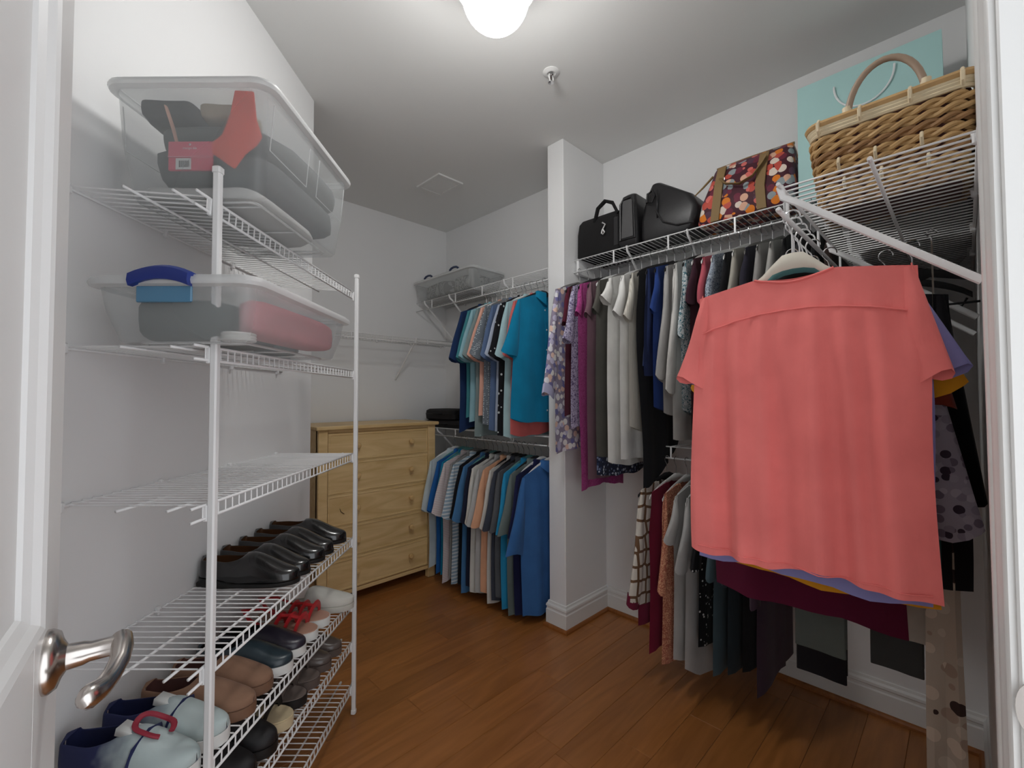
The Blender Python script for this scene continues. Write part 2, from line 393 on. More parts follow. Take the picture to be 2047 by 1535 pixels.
# local x runs toward the camera, local y away from the wall
for x in (LU-.035, .012):
    pz = 1.79
    po = MB().bbox((x-.008, .317, .004), (x+.008, .333, pz), .003).build('pole', WIRE, unit)
    MB().bbox((x-.0095, .3155, pz-.012), (x+.0095, .3345, pz+.006), .003).build('pole_cap', WIRE, po)
    MB().bbox((x-.0095, .3155, .0), (x+.0095, .3345, .02), .003).build('foot_cap', WIRE, po)
SHZ = [(1.722, 1.722), (1.395, 1.395), (1.052, 1.052), (.706, .706), (.487, .447), (.305, .285), (.112, .112)]
for zn, zf in SHZ:
    sh = bpy.data.objects.new('shelf', None); col.objects.link(sh); sh.parent = unit
    sh.location = (0, 0, zf); sh.rotation_euler = (0, -math.atan2(zn-zf, LU), 0)
    if zn > 1.7: sh.rotation_euler = (-.08, 0, 0); sh.location.z += .026
    wire_shelf(sh, LU, .312, lip=.030, kind='ladder', mid=(.5, .84))
    for x in (LU-.035, .012): MB().bbox((x-.007, .308, -.038), (x+.007, .318, .0), .002).build('pole_clip', WIRE, sh)

# --- shelves with hang rails.  shelf on wall X=XR: local x along -Y? use rotation so that local y points to -X
def right_shelf(name, label, y0, y1, z, **k):
    t = thing(name, label, 'shelf', (XR, y0, z), R(90))       # local x -> +Y, local y -> -X
    wire_shelf(t, y1-y0, .305, **k); return t
ZU = 2.062; ZL = 1.045; LIP = .070
t = right_shelf('wire_shelf', "white wire shelf with hang rail carrying handbags above the women's tops", .02, YS-.012, ZU, lip=LIP, braces=(.48, .88, 1.20), brace_drop=.30)
MB().bbox((1.512, .0, -.085), (1.528, .305, .006), .003).build('end_bracket', WIRE, t)
t = right_shelf('wire_shelf', "low white wire shelf with hang rail under the women's tops beside the pillar", .02, 1.02, ZL, lip=.055, braces=(.3, .85))
t = right_shelf('wire_shelf', "high white wire shelf with hang rail above the men's shirts in the alcove", YS+TS+.015, YB-.02, ZU, lip=LIP, braces=(.45, 1.05, 1.38))
t = right_shelf('wire_shelf', "lower white wire shelf with hang rail between the two rows of men's shirts", YS+TS+.015, YB-.02, ZL, lip=.055, braces=(.4, 1.2))
t = thing('wire_shelf', 'empty white wire shelf on the back wall above the dresser', 'shelf', (XR-.03, YB, 1.725), R(180))
wire_shelf(t, 1.40, .305, lip=.035, braces=(.47, 1.2))
ZRET = 1.742; XE = 1.10
t = thing('wire_shelf', 'white wire shelf beside the doorway holding the wicker basket', 'shelf', (XE, YD, ZRET), 0)
wire_shelf(t, XR-.02-XE, .306, lip=.055, braces=(.012, .52, .95), brace_drop=.262, single=True, wr=.0021, rr=.004, mid=(.49,))

# ================================================================ DRESSER
YF = 2.727
ds = thing('dresser', 'tall light birch dresser with five drawers and round knobs', 'dresser', (1.49, YF, 0))
hw_ = .42
m_ = MB().bbox((-hw_, .018, .085), (hw_, .45, 1.085), .002)
m_.build('case', BIRCH, ds, smooth=False)
MB().bbox((-hw_-.018, -.022, 1.085), (hw_+.018, .455, 1.108), .004).build('top', BIRCH, ds, smooth=False)
for x0, x1 in ((-hw_, -hw_+.058), (hw_-.058, hw_)):
    MB().bbox((x0, 0, 0), (x1, .04, 1.085), .003).build('corner_post', BIRCH, ds, smooth=False)
    MB().bbox((x0, .40, 0), (x1, .45, .086), .003).build('leg', BIRCH, ds, smooth=False)
MB().bbox((-hw_+.058, .004, .062), (hw_-.058, .03, .086), .002).build('base_rail', BIRCH, ds, smooth=False)
MB().bbox((-hw_+.058, .004, 1.067), (hw_-.058, .03, 1.085), .002).build('top_rail', BIRCH, ds, smooth=False)
kz = [.985, .780, .585, .385, .185]; edges = [1.065, .884, .684, .486, .286, .088]
for i in range(5):
    z1, z0 = edges[i]-.004, edges[i+1]+.004
    xw = hw_-.061
    # drawer front with a stepped border
    rings = []
    for e, yv in ((0, .020), (0, .004), (.004, .0015), (.012, .0015), (.014, .0045), (.018, .0045)):
        rings.append([(-xw+e, yv, z0+e), (xw-e, yv, z0+e), (xw-e, yv, z1-e), (-xw+e, yv, z1-e)])
    dw = MB().loft(rings, True, True).build('drawer', BIRCH, ds, smooth=False)
    for kx in (-.178, .212):
        MB().lathe([(.009, .005), (.0085, -.008), (.0165, -.016), (.0185, -.024), (.014, -.032), (.004, -.0345)], c=(kx, 0, (z0+z1)/2+.005), n=20, axis='y').build('knob', BIRCHK, dw)
    if i < 4: MB().bbox((-xw, .002, edges[i+1]-.003), (xw, .02, edges[i+1]+.003), .0008).build('drawer_rail', BIRCH, ds, smooth=False)
MB().tube([(-.285, .002, .60), (-.278, .002, .578), (-.262, .002, .565), (-.255, .002, .562)], [.0008, .0022, .0022, .0006], 6).build('scuff_mark', flat('scuff', C(70, 50, 28), .7), ds)

# ================================================================ HANGERS
HCOL = {'white': flat('hanger_white', C(232, 232, 230), .35), 'grey': flat('hanger_grey', C(120, 118, 116), .9, bump=.2, bscale=900), 'black': flat('hanger_black', C(30, 29, 31), .9, bump=.2, bscale=900),
        'teal': flat('hanger_teal', C(96, 150, 148), .9, bump=.2, bscale=900), 'cream': flat('hanger_cream', C(214, 208, 194), .8, bump=.2, bscale=900)}
ARM = {}
def hanger(label, loc, rz, hc, drop=.0, thick=.0055, half=.205, slope=.30, group=None, bar=False, hump=0):
    t = thing('clothes_hanger', label, 'hanger', loc, rz, group)
    key = (hc, drop, half, slope, thick, bar, hump)
    if key in ARM:
        for src in ARM[key]:
            q = src.copy(); col.objects.link(q); q.parent = t
        return t
    zt_ = -.064-drop
    pts = []
    for i in range(-10, 11):
        u = i/10; ax = abs(u)*half
        pts.append((u*half, 0, zt_-.012-slope*max(0, ax-.03)-(.03*ax if ax < .03 else .0009)-.035*(abs(u)**5)*.6-hump*sm((ax-.012)/.075)))
    # flat-section arm: deep, thin
    m_ = MB(); rings = []
    for i, p in enumerate(pts):
        u = abs(i-10)/10; hh = .012*(1-.35*u)+ (.006 if u < .12 else 0); tt = thick*(1-.62*sm(u*2.4))
        rings.append([(p[0], p[1]+tt*math.cos(2*PI*j/8), p[2]+hh*math.sin(2*PI*j/8)-hh*.4) for j in range(8)])
    m_.loft(rings, True, True)
    if bar:
        m_.tube([(-half+.01, 0, pts[0][2]-.01), (-half+.02, 0, pts[0][2]-.03), (half-.02, 0, pts[0][2]-.03), (half-.01, 0, pts[0][2]-.01)], .003, 6)
    a = m_.build('arms', HCOL[hc], t)
    hp = [(0, 0, zt_-.01), (0, 0, zt_*.55), (.004, 0, -.026), (.0125, 0, -.014)]+[(.0165*math.cos(R(k)), 0, .0165*math.sin(R(k))-.0045) for k in range(-25, 206, 21)]
    h = MB().tube(hp, .0019, 6).build('hook', CHROME if hc != 'white' or drop == 0 else HCOL['white'], t)
    ARM[key] = [a, h]
    return t

# ================================================================ GARMENTS
def sm(x): x = max(0, min(1, x)); return x*x*(3-2*x)
def garment(name, label, cat, loc, rz, mat, L, th=.02, sw=.205, cw=.235, hw=.235, slen=.32, salpha=14, shw=.085, neck='crew', fold=.008, nf=3, seed=0, zn=-.088,
            slope=.30, hemcurve=.0, nx=15, nv=13, group=None, sleeve_mat=None, trim=None, cuff=None, buttons=0, hem_mat=None, sag=0, collar_mat=None, sthick=None, skew=0, rowph=None, hemwave=.006):
    """local: x along the shoulders, +y the face, z = 0 at the rail"""
    g = random.Random(seed*13+5); ph = [g.uniform(0, 6.28) for _ in range(8)]
    if rowph is not None:
        h_ = random.Random(17+int(rowph/100)); base_ = [h_.uniform(0, 6.28) for _ in range(8)]
        ph = [b_+.22*(rowph % 100)+.25*(p_-3.14)/3.14 for b_, p_ in zip(base_, ph)]
    t = thing(name, label, cat, loc, rz, group)
    nw = .078
    def zs(x): return zn-slope*max(0, abs(x)-nw*.6)-(.03*max(0, abs(x)-sw+.03))
    ndip = {'crew': .03, 'collar': .045, 'v': .12, 'scoop': .075, 'back': .022}[neck]
    def W(d):
        a = sw+(cw-sw)*sm(d/.2); return a+(hw-cw)*sm((d-.2)/max(.05, L-.3))
    def surf(s, d, side):
        T = .004+(th-.004)*sm((d+.01)/.22)
        prof_ = (1-abs(s)**2.6)
        k = sm(d/.45)
        fy = fold*k*(math.sin(PI*nf*s+ph[0])+.5*math.sin(PI*nf*1.7*s+ph[1]+d*2))*(1-.35*abs(s))
        fy += .35*fold*sm(d/.15)*math.sin(PI*2.3*nf*s+ph[2]+3*d)
        return side*T*prof_+side*.0025+fy*(.75)
    rows = []
    for iv in range(nv+1):
        v = iv/nv; v = v*.75+.25*v*v
        ring = []
        for side, order in ((1, range(nx)), (-1, range(nx-2, 0, -1))):
            for i in order:
                s = -1+2*i/(nx-1)
                w0 = W(0); x0 = s*w0
                top = zs(x0)
                if abs(x0) < nw: top -= (ndip if side > 0 else .012)*(1-(x0/nw)**2)
                bot = -L+hemcurve*s*s+hemwave*(math.sin(4*s+ph[3])+.6*math.sin(9*s+ph[7]))+skew*s
                z = top+(bot-top)*v; d = zs(0)-z-slope*abs(x0)*(1-v)
                d = max(0, d)
                x = s*W(d if iv else 0)+.006*sm(d/.3)*math.sin(6*d+ph[4])*abs(s)
                ring.append((x, surf(s, d, side), z))
        rows.append(ring)
    mb = MB().loft(rows)
    nxr = nx
    for i in range(nx-1):
        x0 = -sw+2*sw*i/(nx-1); x1 = -sw+2*sw*(i+1)/(nx-1)
        if min(abs(x0), abs(x1)) >= nw*.75 or (abs(x0) > nw and abs(x1) > nw*.5):
            def back(j): return 0 if j == 0 else (nx-1 if j == nx-1 else 2*nx-2-j)
            f = [i, i+1, back(i+1), back(i)]; f2 = []
            for q in f:
                if q not in f2: f2.append(q)
            if len(f2) >= 3: mb.f.append(tuple(f2))
    body = mb.build('body', mat, t, ang=75)
    if slen > 0:
        for sg in (-1, 1):
            al = R(salpha+g.uniform(-4, 4)); dx, dz = sg*math.sin(al), -math.cos(al); nxn, nzn = sg*math.cos(al), math.sin(al)
            tip = (sg*(sw-.006), zs(sw)+.002); rings = []; K = 9
            st_ = sthick or max(.014, th*.85)
            for k in range(K):
                u = k/(K-1); d = slen*(u if k else 0)
                hmax = shw*(1-.38*sm((d-.12)/slen)) if slen > .4 else shw
                O_ = Vector((tip[0]+dx*d, tip[1]+dz*d)); I_ = Vector((sg*(sw-.026), tip[1]-d*1.03-.004))
                vec_ = O_-I_
                if vec_.length > 2*hmax: I_ = O_-vec_.normalized()*2*hmax
                cxx, czz = (O_+I_)/2; hv = (O_-I_)/2
                wob = .006*math.sin(5*u+ph[5]+sg)*sm(u*2)
                tk = st_*(.45+.55*sm(d/.08))
                q = []
                for j in range(12):
                    aa = 2*PI*j/12; ca, sa = math.cos(aa), math.sin(aa)
                    rip = 1+.10*math.sin(3*aa+ph[6]+4*u)
                    q.append((cxx+hv.x*ca, tk*sa*rip*(1 if ca >= 0 else 1+ca*.92)+wob*(1 if ca >= 0 else 1+ca*.6), czz+hv.y*ca-.010*sm(u*1.2-.2)*math.sin(2*aa+ph[6])*(1 if k == K-1 else .3)))
                rings.append(q)
            sl = MB().loft(rings, True).build('sleeve', sleeve_mat or mat, t, ang=75)
            if cuff:
                rr_ = []
                for e in (-.9, -.35, .12):
                    rr_.append([(p[0]*1.0+(p[0]-sum(q[0] for q in rings[-1])/12)*.05+dx*.05*e, p[1]*1.08, p[2]+dz*.05*e) for p in rings[-1]])
                MB().loft(rr_).build('cuff', cuff, sl)
    if neck == 'collar':
        rg = []
        for rr_, zz, dip in ((.060, .006, .012), (.062, .026, .008), (.074, .020, .012), (.086, -.012, .050)):
            q = []
            for j in range(18):
                aa = R(102)+R(336)*j/17
                q.append((rr_*math.cos(aa), (rr_*.30+.004)*math.sin(aa)*min(1.3, th/.02), zn+zz-.012-dip*max(0, math.sin(aa))**2))
            rg.append(q)
        MB().loft(rg, closed=False).build('collar', collar_mat or mat, t, ang=0)
    elif trim is not None or neck in ('crew', 'scoop', 'v', 'back'):
        pts = []
        for j in range(-8, 9):
            x = nw*j/8*.98; pts.append((x, surf(x/sw, 0, 1)+.001, zs(x)-ndip*(1-(x/nw)**2)))
        MB().tube(pts, .0045, 6, flat_=.6).build('neckband', trim or mat, t)
    if buttons:
        px = .012
        pk = []
        for k in range(12):
            d = .05+(L-.17)*k/11; pk.append((px, surf(px/W(d), d, 1)+.0016, zn-.03-d))
        MB().tube(pk, .0125, 6, flat_=.16, up=(0, 1, 0)).build('placket', mat, t)
        bm_ = flat('button_pearl', C(225, 228, 230), .25)
        for k in range(buttons):
            d = .07+(L-.26)*k/max(1, buttons-1)
            MB().lathe([(.0055, 0), (.0055, .002), (.004, .0028)], c=(px, surf(px/W(d), d, 1)+.003, zn-.03-d), n=10, axis='y').build('button', bm_, t)
    if hem_mat:
        pts0 = []; rr_ = []
        for zz in (0, .045, .09):
            q = []
            for p in rows[-1]: q.append((p[0]*1.006, p[1]*1.12+.001*(1 if p[1] > 0 else -1), p[2]+zz-.002))
            rr_.append(q)
        MB().loft(rr_).build('hem_band', hem_mat, t)
    return t, surf, W, zs

XG = XR-.305          # hang rail line along the right wall
ROT = R(180)          # shoulders along X, face toward the doorway
def hang_row(rows, zrail, who, group, defaults):
    for i, rw in enumerate(rows):
        k = dict(defaults, skew=rnd.uniform(-.015, .015), hemcurve=rnd.uniform(-.02, .03)); k.update(rw)
        y = k.pop('y'); key = k.pop('key'); where = k.pop('where'); hc = k.pop('hc', 'grey'); cat = k.pop('cat', 'shirt'); nm = k.pop('name', 'shirt')
        rz = ROT+R(k.pop('rz', rnd.uniform(-.8, .8))); dx_ = k.pop('dx', rnd.uniform(-.012, .012))
        garment(nm, key+' '+where, cat, (XG+dx_, y, zrail), rz, k.pop('mat'), seed=hash_(key+where), group=group, rowph=i+100*(len(rows) % 7), **k)
        hanger(hlab(hc, 'inside', key, where), (XG+dx_, y, zrail), rz, hc, slope=min(.36, k.get('slope', .30)+.01), group='hangers on '+group.split(' on ')[-1])
def hlab(hc, verb, key, where):
    q = hc+' hanger '+verb+' the '+key+' '+where
    if len(q.split()) <= 16: return q
    q = hc+' hanger '+verb+' the '+key
    assert len(q.split()) <= 16
    return q
def hash_(s): return sum(ord(c)*(i+1) for i, c in enumerate(s)) % 997
f = fabric
WHT = C(222, 222, 220)
# ---- men's upper row, alcove
mu = "men's shirts on the upper alcove rail"
D = dict(L=.88, th=.0155, sw=.225, cw=.238, hw=.24, slen=.33, salpha=20, slope=.36, shw=.095, neck='collar', fold=.0075, nf=2.6)
hang_row([
 dict(y=2.31, key='navy short-sleeved shirt', where='at the far end of the upper alcove rail', mat=f(C(30, 52, 92)), L=.90, hc='black'),
 dict(y=2.262, key='teal polo shirt', where='next to the far navy shirt', mat=f(C(72, 140, 148)), L=.81),
 dict(y=2.214, key='pale aqua shirt', where='between the teal polo and the sage shirt', mat=f(C(150, 190, 200)), L=.84, hc='white'),
 dict(y=2.166, key='long sage-grey shirt', where='hanging lowest on the upper alcove rail', mat=f(C(132, 148, 148)), L=.955),
 dict(y=2.118, key='peach shirt with thin edge', where='beside the long sage-grey shirt', mat=f(C(232, 176, 156)), L=.80, hc='white'),
 dict(y=2.07, key='grey shirt with small white dots', where='beside the peach shirt', mat=f(C(112, 120, 128), 'dots', C(215, 220, 222), 90), L=.88),
 dict(y=2.024, key='slate blue shirt', where='left of the lavender shirt on the upper alcove rail', mat=f(C(92, 112, 146)), L=.92),
 dict(y=1.98, key='pale lavender-blue shirt', where='in the middle of the upper alcove rail', mat=f(C(178, 188, 206)), L=.90, hc='white'),
 dict(y=1.936, key='black shirt with small white motifs', where='on the upper alcove rail', mat=f(C(26, 26, 30), 'sequin', C(200, 205, 205), 45), L=.93, hc='black'),
 dict(y=1.892, key='very pale aqua shirt', where='showing its long hem below the turquoise shirt', mat=f(C(172, 205, 210)), L=.95, hc='white'),
 dict(y=1.848, key='coral pink shirt', where='just behind the turquoise button shirt', mat=f(C(228, 116, 112)), L=.935),
 dict(y=1.785, key='bright turquoise button shirt', where='nearest the pillar on the upper alcove rail', mat=f(C(12, 128, 168)), L=.86, hc='black', buttons=6, nx=25, nv=18, th=.024, fold=.006, sw=.235, cw=.27, hw=.285),
], ZU-LIP, 'm', mu, D)
# ---- men's lower row
ml = "men's shirts on the lower alcove rail"
D = dict(L=.92, th=.0165, sw=.225, cw=.238, hw=.235, slen=.34, salpha=14, slope=.38, shw=.095, neck='collar', fold=.0085, nf=2.4)
ZM = ZL-.055
hang_row([
 dict(y=2.655, key='whitish pale shirt', where='touching the dresser on the lower rail', mat=f(C(196, 208, 212)), hc='white', L=.88),
 dict(y=2.604, key='royal blue shirt', where='second from the dresser on the lower rail', mat=f(C(36, 98, 168)), L=.90, hc='teal'),
 dict(y=2.553, key='turquoise blue shirt', where='third from the dresser on the lower rail', mat=f(C(22, 134, 176)), L=.93, hc='teal'),
 dict(y=2.50, key='white shirt with faint pink lines', where='on the lower alcove rail', mat=f(C(214, 212, 212), 'hstripe', C(200, 172, 176), 28), L=.93, hc='teal'),
 dict(y=2.449, key='mid grey shirt', where='beside the pale striped shirt on the lower rail', mat=f(C(150, 150, 150)), L=.90),
 dict(y=2.398, key='pale blue shirt with white stripes', where='on the lower alcove rail', mat=f(C(150, 172, 190), 'hstripe', C(215, 220, 222), 14), L=.93),
 dict(y=2.347, key='black shirt', where='right of the pale striped shirt on the lower rail', mat=f(C(26, 26, 30)), L=.94, hc='black'),
 dict(y=2.296, key='steel blue shirt', where='between two dark shirts on the lower rail', mat=f(C(74, 122, 168)), L=.94),
 dict(y=2.247, key='dark navy shirt', where='left of the white polo on the lower rail', mat=f(C(32, 36, 56)), L=.93, hc='teal'),
 dict(y=2.198, key='white polo shirt', where='in the middle of the lower alcove rail', mat=f(C(216, 214, 208)), L=.945, hc='black'),
 dict(y=2.15, key='light grey shirt', where='beside the white polo on the lower rail', mat=f(C(186, 188, 188)), L=.92),
 dict(y=2.102, key='peach-beige shirt', where='on the lower alcove rail', mat=f(C(226, 172, 138)), L=.93),
 dict(y=2.055, key='off-white shirt', where='between the peach and charcoal shirts on the lower rail', mat=f(C(214, 210, 204)), L=.945, hc='black'),
 dict(y=2.008, key='charcoal shirt', where='beside the off-white shirt on the lower rail', mat=f(C(66, 70, 82)), L=.93, hc='black'),
 dict(y=1.962, key='dark grey shirt', where='left of the sky blue shirt on the lower rail', mat=f(C(92, 94, 98)), L=.92, hc='black'),
 dict(y=1.915, key='sky blue shirt', where='on the lower alcove rail', mat=f(C(44, 148, 196)), L=.93, hc='teal'),
 dict(y=1.866, key='grey-green shirt', where='right of the sky blue shirt on the lower rail', mat=f(C(112, 124, 122)), L=.95, hc='black'),
 dict(y=1.817, key='very dark indigo shirt', where='behind the denim blue shirt on the lower rail', mat=f(C(30, 34, 72)), L=.955, hc='white'),
 dict(y=1.758, key='denim blue shirt', where='nearest the pillar on the lower rail', mat=f(C(58, 106, 164)), L=.95, hc='white', nx=21, nv=16, th=.024, fold=.008, slen=.42, salpha=15, sw=.235, shw=.11),
], ZM, 'm', ml, D)
# ---- women's upper row
wu = "women's tops on the upper right rail"
D = dict(L=.88, th=.0125, sw=.195, cw=.22, hw=.225, slen=.20, salpha=16, shw=.075, neck='scoop', fold=.008, nf=2.6)
LIL = [C(232, 230, 236), C(120, 118, 168), C(232, 200, 184), C(196, 190, 214), C(240, 236, 232)]
W_ = dict(name='blouse', cat='blouse')
hang_row([
 dict(y=1.515, key='white blouse with lilac and peach flowers', where='against the pillar', mat=f(C(150, 140, 160), 'floral', WHT, 34, LIL, rad=.55), L=.99, slen=.56, salpha=12, sw=.215, cuff=f(C(190, 190, 220)), **W_),
 dict(y=1.468, key='burgundy top', where='second from the pillar', mat=f(C(92, 34, 52)), L=.80, hc='black', **W_),
 dict(y=1.425, key='lilac top with white scrollwork', where='beside the burgundy top', mat=f(C(196, 190, 214), 'scroll', C(96, 84, 120), 50), L=.86, sw=.2, slen=.3, **W_),
 dict(y=1.378, key='magenta lace dress', where='near the pillar', mat=f(C(180, 78, 142), 'scroll', C(150, 52, 112), 80), L=1.17, hw=.2, slen=.16, name='dress', cat='dress', hc='black'),
 dict(y=1.325, key='mauve-brown tee dress', where='beside the magenta dress', mat=f(C(122, 92, 102)), L=1.12, slen=.17, name='dress', cat='dress', hc='black', th=.02),
 dict(y=1.272, key='olive-grey dress with dark floral hem', where='left of the white tops', mat=f(C(92, 90, 84)), L=1.11, slen=.16, name='dress', cat='dress', hc='white', hem_mat=f(C(34, 40, 62), 'floral', WHT, 60, [C(120, 130, 160), C(190, 196, 210), C(50, 60, 92)])),
 dict(y=1.205, key='white cap-sleeved tunic', where='left of the plain white tee', mat=f(C(226, 225, 221)), L=1.05, slen=.13, salpha=34, th=.022, nx=21, nv=16, fold=.009, hemcurve=.04, hc='grey', **W_),
 dict(y=1.140, key='plain white tee', where='in the middle of the white tops', mat=f(C(228, 227, 224)), L=1.00, slen=.20, salpha=20, th=.022, nx=21, nv=16, fold=.009, hc='white', **W_),
 dict(y=1.085, key='ivory linen blouse', where='right of the plain white tee', mat=f(C(214, 210, 200), 'vstripe', C(200, 195, 184), 30), L=.88, slen=.22, hc='grey', **W_),
 dict(y=1.04, key='long black cardigan', where='right of the white tops', mat=f(C(26, 27, 31)), L=1.05, slen=.0, hw=.17, neck='v', name='cardigan', cat='cardigan', skew=-.10, hc='black'),
 dict(y=.998, key='dark navy knit top', where='beside the black cardigan', mat=f(C(34, 46, 84)), L=.60, slen=.45, salpha=8, shw=.06, hc='black', **W_),
 dict(y=.96, key='royal blue top', where='beside the navy knit', mat=f(C(38, 64, 128)), L=.78, hc='black', **W_),
 dict(y=.918, key='light grey knit top', where='left of the teal print blouse', mat=f(C(176, 174, 172)), L=.80, slen=.50, salpha=8, shw=.06, hc='black', **W_),
 dict(y=.876, key='white long-sleeved blouse', where='behind the teal print blouse', mat=f(C(214, 212, 208)), L=.90, slen=.56, salpha=9, shw=.065, hc='grey', **W_),
 dict(y=.832, key='white blouse with teal scroll print', where='on the right rail', mat=f(C(212, 218, 220), 'scroll', C(84, 124, 136), 42), L=.80, slen=.33, salpha=12, shw=.08, hc='black', **W_),
 dict(y=.79, key='dark plum top', where='right of the teal print blouse', mat=f(C(62, 34, 46)), L=.86, hc='white', **W_),
 dict(y=.752, key='raspberry pink top', where='squeezed beside the plum top', mat=f(C(190, 92, 104)), L=.80, hc='white', **W_),
 dict(y=.715, key='grey-blue paisley blouse', where='left of the black knit', mat=f(C(176, 186, 198), 'scroll', C(90, 100, 120), 60), L=.80, hc='white', **W_),
 dict(y=.672, key='black knit top', where='behind the coral tee', mat=f(C(24, 24, 27)), L=.82, hc='white', slen=.3, **W_),
 dict(y=.628, key='beige-grey cardigan', where='right of the black knit', mat=f(C(168, 164, 154)), L=.80, hc='white', slen=.4, neck='v', **W_),
 dict(y=.586, key='blackish navy blouse', where='right of the beige-grey cardigan', mat=f(C(44, 42, 54)), L=.82, hc='grey', **W_),
 dict(y=.543, key='marled grey sweater', where='near the end of the upper right rail', mat=f(C(150, 148, 146)), L=.78, hc='grey', slen=.4, **W_),
 dict(y=.50, key='pale grey sweater', where='last but one on the upper right rail', mat=f(C(172, 170, 166)), L=.78, hc='grey', slen=.4, **W_),
 dict(y=.455, key='soft black top', where='last on the upper right rail', mat=f(C(30, 29, 31)), L=.80, hc='black', slen=.3, **W_),
 dict(y=.41, key='charcoal blouse', where='in the dark corner behind the coral tee', mat=f(C(48, 46, 50)), L=.84, hc='black', **W_),
 dict(y=.365, key='black jacket', where='in the dark corner of the right rail', mat=f(C(22, 21, 23)), L=.86, hc='black', slen=.5, salpha=9, name='jacket', cat='jacket'),
 dict(y=.32, key='dark brown top', where='at the doorway end of the right rail', mat=f(C(48, 36, 32)), L=.82, hc='black', **W_),
], ZU-LIP, 'w', wu, D)
# ---- women's lower row
wl = "women's tops on the lower right rail"
D = dict(L=.76, th=.018, sw=.195, cw=.22, hw=.225, slen=.22, salpha=14, shw=.075, neck='scoop', fold=.007)
BUR = C(112, 30, 56)
hang_row([
 dict(y=1.012, rz=-11, key='ivory lattice blouse with burgundy cuffs', where='on the lower right rail', mat=f(C(214, 208, 198), 'lattice', C(112, 84, 62), 16), L=.72, slen=.50, salpha=10, shw=.07, cuff=f(BUR), hem_mat=f(BUR), hc='black', neck='v', **W_),
 dict(y=.968, rz=-8, key='burgundy sleeveless top', where='beside the lattice blouse', mat=f(C(120, 22, 52)), L=.80, slen=0, hc='white', **W_),
 dict(y=.920, rz=-5, key='rust paisley tunic', where='right of the burgundy top', mat=f(C(176, 104, 84), 'scroll', C(222, 168, 134), 55), L=.86, slen=.42, salpha=10, hc='white', **W_),
 dict(y=.872, rz=-3, key='light grey draped tee', where='right of the rust paisley tunic', mat=f(C(186, 184, 182)), L=.85, slen=.2, salpha=25, hc='white', hemcurve=.06, **W_),
 dict(y=.824, rz=-2, key='pale grey long top', where='left of the black sequin top', mat=f(C(180, 179, 178)), L=.90, slen=.30, salpha=16, hc='white', hemcurve=.10, **W_),
 dict(y=.78, key='black sequinned top', where='on the lower right rail', mat=f(C(16, 16, 19), 'sequin', C(215, 215, 215), 70, rough=.5), L=.74, slen=.28, hc='white', **W_),
 dict(y=.722, key='slate teal top', where='left of the dark tops on the lower right rail', mat=f(C(72, 90, 98)), L=.80, slen=.3, hc='black', **W_),
 dict(y=.665, key='very dark slate top', where='beside the slate teal top', mat=f(C(40, 50, 56)), L=.78, slen=.3, hc='black', **W_),
 dict(y=.61, key='black sweater', where='on the lower right rail', mat=f(C(22, 21, 24)), L=.76, slen=.3, hc='black', **W_),
 dict(y=.555, key='dark plum cardigan', where='last on the lower right rail', mat=f(C(66, 48, 62)), L=.78, slen=.35, hc='black', **W_),
], ZM, 'w', wl, D)

# ---- rail under the shelf beside the doorway (rail along X)
YC = YD+.306+.002; ZR = ZRET-.055; RR = R(90)
ww = 'clothes on the rail beside the doorway'
CORAL = f(C(245, 126, 122))
def rail_item(x, key, where, mat, hc='grey', dy=0, nm='blouse', cat='blouse', rz=0, drop=.03, **k):
    d = dict(L=.83, th=.018, sw=.20, cw=.225, hw=.225, slen=.20, salpha=16, shw=.075, neck='back', fold=.006, zn=-.098-drop, slope=.16)
    d.update(k)
    hanger(hlab(hc, 'inside', key, where), (x, YC+dy, ZR), RR+R(rz), hc, drop=drop-.012, slope=.17, hump=.042, thick=.007, group='hangers on the rail beside the doorway')
    return garment(nm, key+' '+where, cat, (x, YC+dy, ZR), RR+R(rz), mat, seed=hash_(key+where), group=ww, **d)
g_, surf, Wf, zs_ = rail_item(1.145, 'large coral pink tee', 'facing the doorway', CORAL, 'cream', dy=-.012, nm='tee_shirt', cat='tee shirt', L=.785, hemwave=.008, th=.018, sw=.207, cw=.222, hw=.232, slen=.215, salpha=17, shw=.078,
     nx=61, nv=44, fold=.017, nf=3.6, sthick=.015, slope=.17)
def seam(pts, r=.0016): return MB().tube([(x, surf(x/Wf(max(0, zs_(0)-z)), max(0, zs_(0)-z), 1)+.0012, z) for x, z in pts], r, 6)
seam([(-.205+.41*i/24, -.245+.035*(1-((i-12)/12)**2)-.004*i/24) for i in range(25)], .002).build('yoke_seam', CORAL, g_)
for sg in (-1, 1): seam([(sg*(.198+.012*math.sin(i/12*2)), -.150-.018*i) for i in range(12)]).build('armhole_seam', CORAL, g_)
seam([(-.215+.43*i/30, -.775) for i in range(31)], .0012).build('hem_stitching', CORAL, g_)
rail_item(1.195, 'lavender tee', 'right behind the coral tee', f(C(136, 134, 186)), 'teal', nm='tee_shirt', cat='tee shirt', L=.815, slen=.22, salpha=22, dy=-.004)
rail_item(1.245, 'mustard yellow tee', 'behind the lavender tee', f(C(206, 140, 30)), 'black', nm='tee_shirt', cat='tee shirt', L=.835, slen=.25, salpha=18, dy=-.004)
rail_item(1.295, 'rust brown top', 'behind the mustard tee', f(C(128, 52, 38)), 'black', L=.82, slen=.28, salpha=12)
rail_item(1.345, 'greyish white blouse with dark blotches', 'behind the rust top', f(C(168, 158, 170), 'floral', WHT, 52, [C(150, 140, 152), C(62, 50, 62), C(190, 180, 190), C(176, 166, 178), C(120, 108, 122)], rad=.5), 'white', L=.84, slen=.55, salpha=9, shw=.075, hw=.23)
rail_item(1.40, 'dark teal top', 'behind the blotched blouse', f(C(50, 92, 92)), 'black', L=.84)
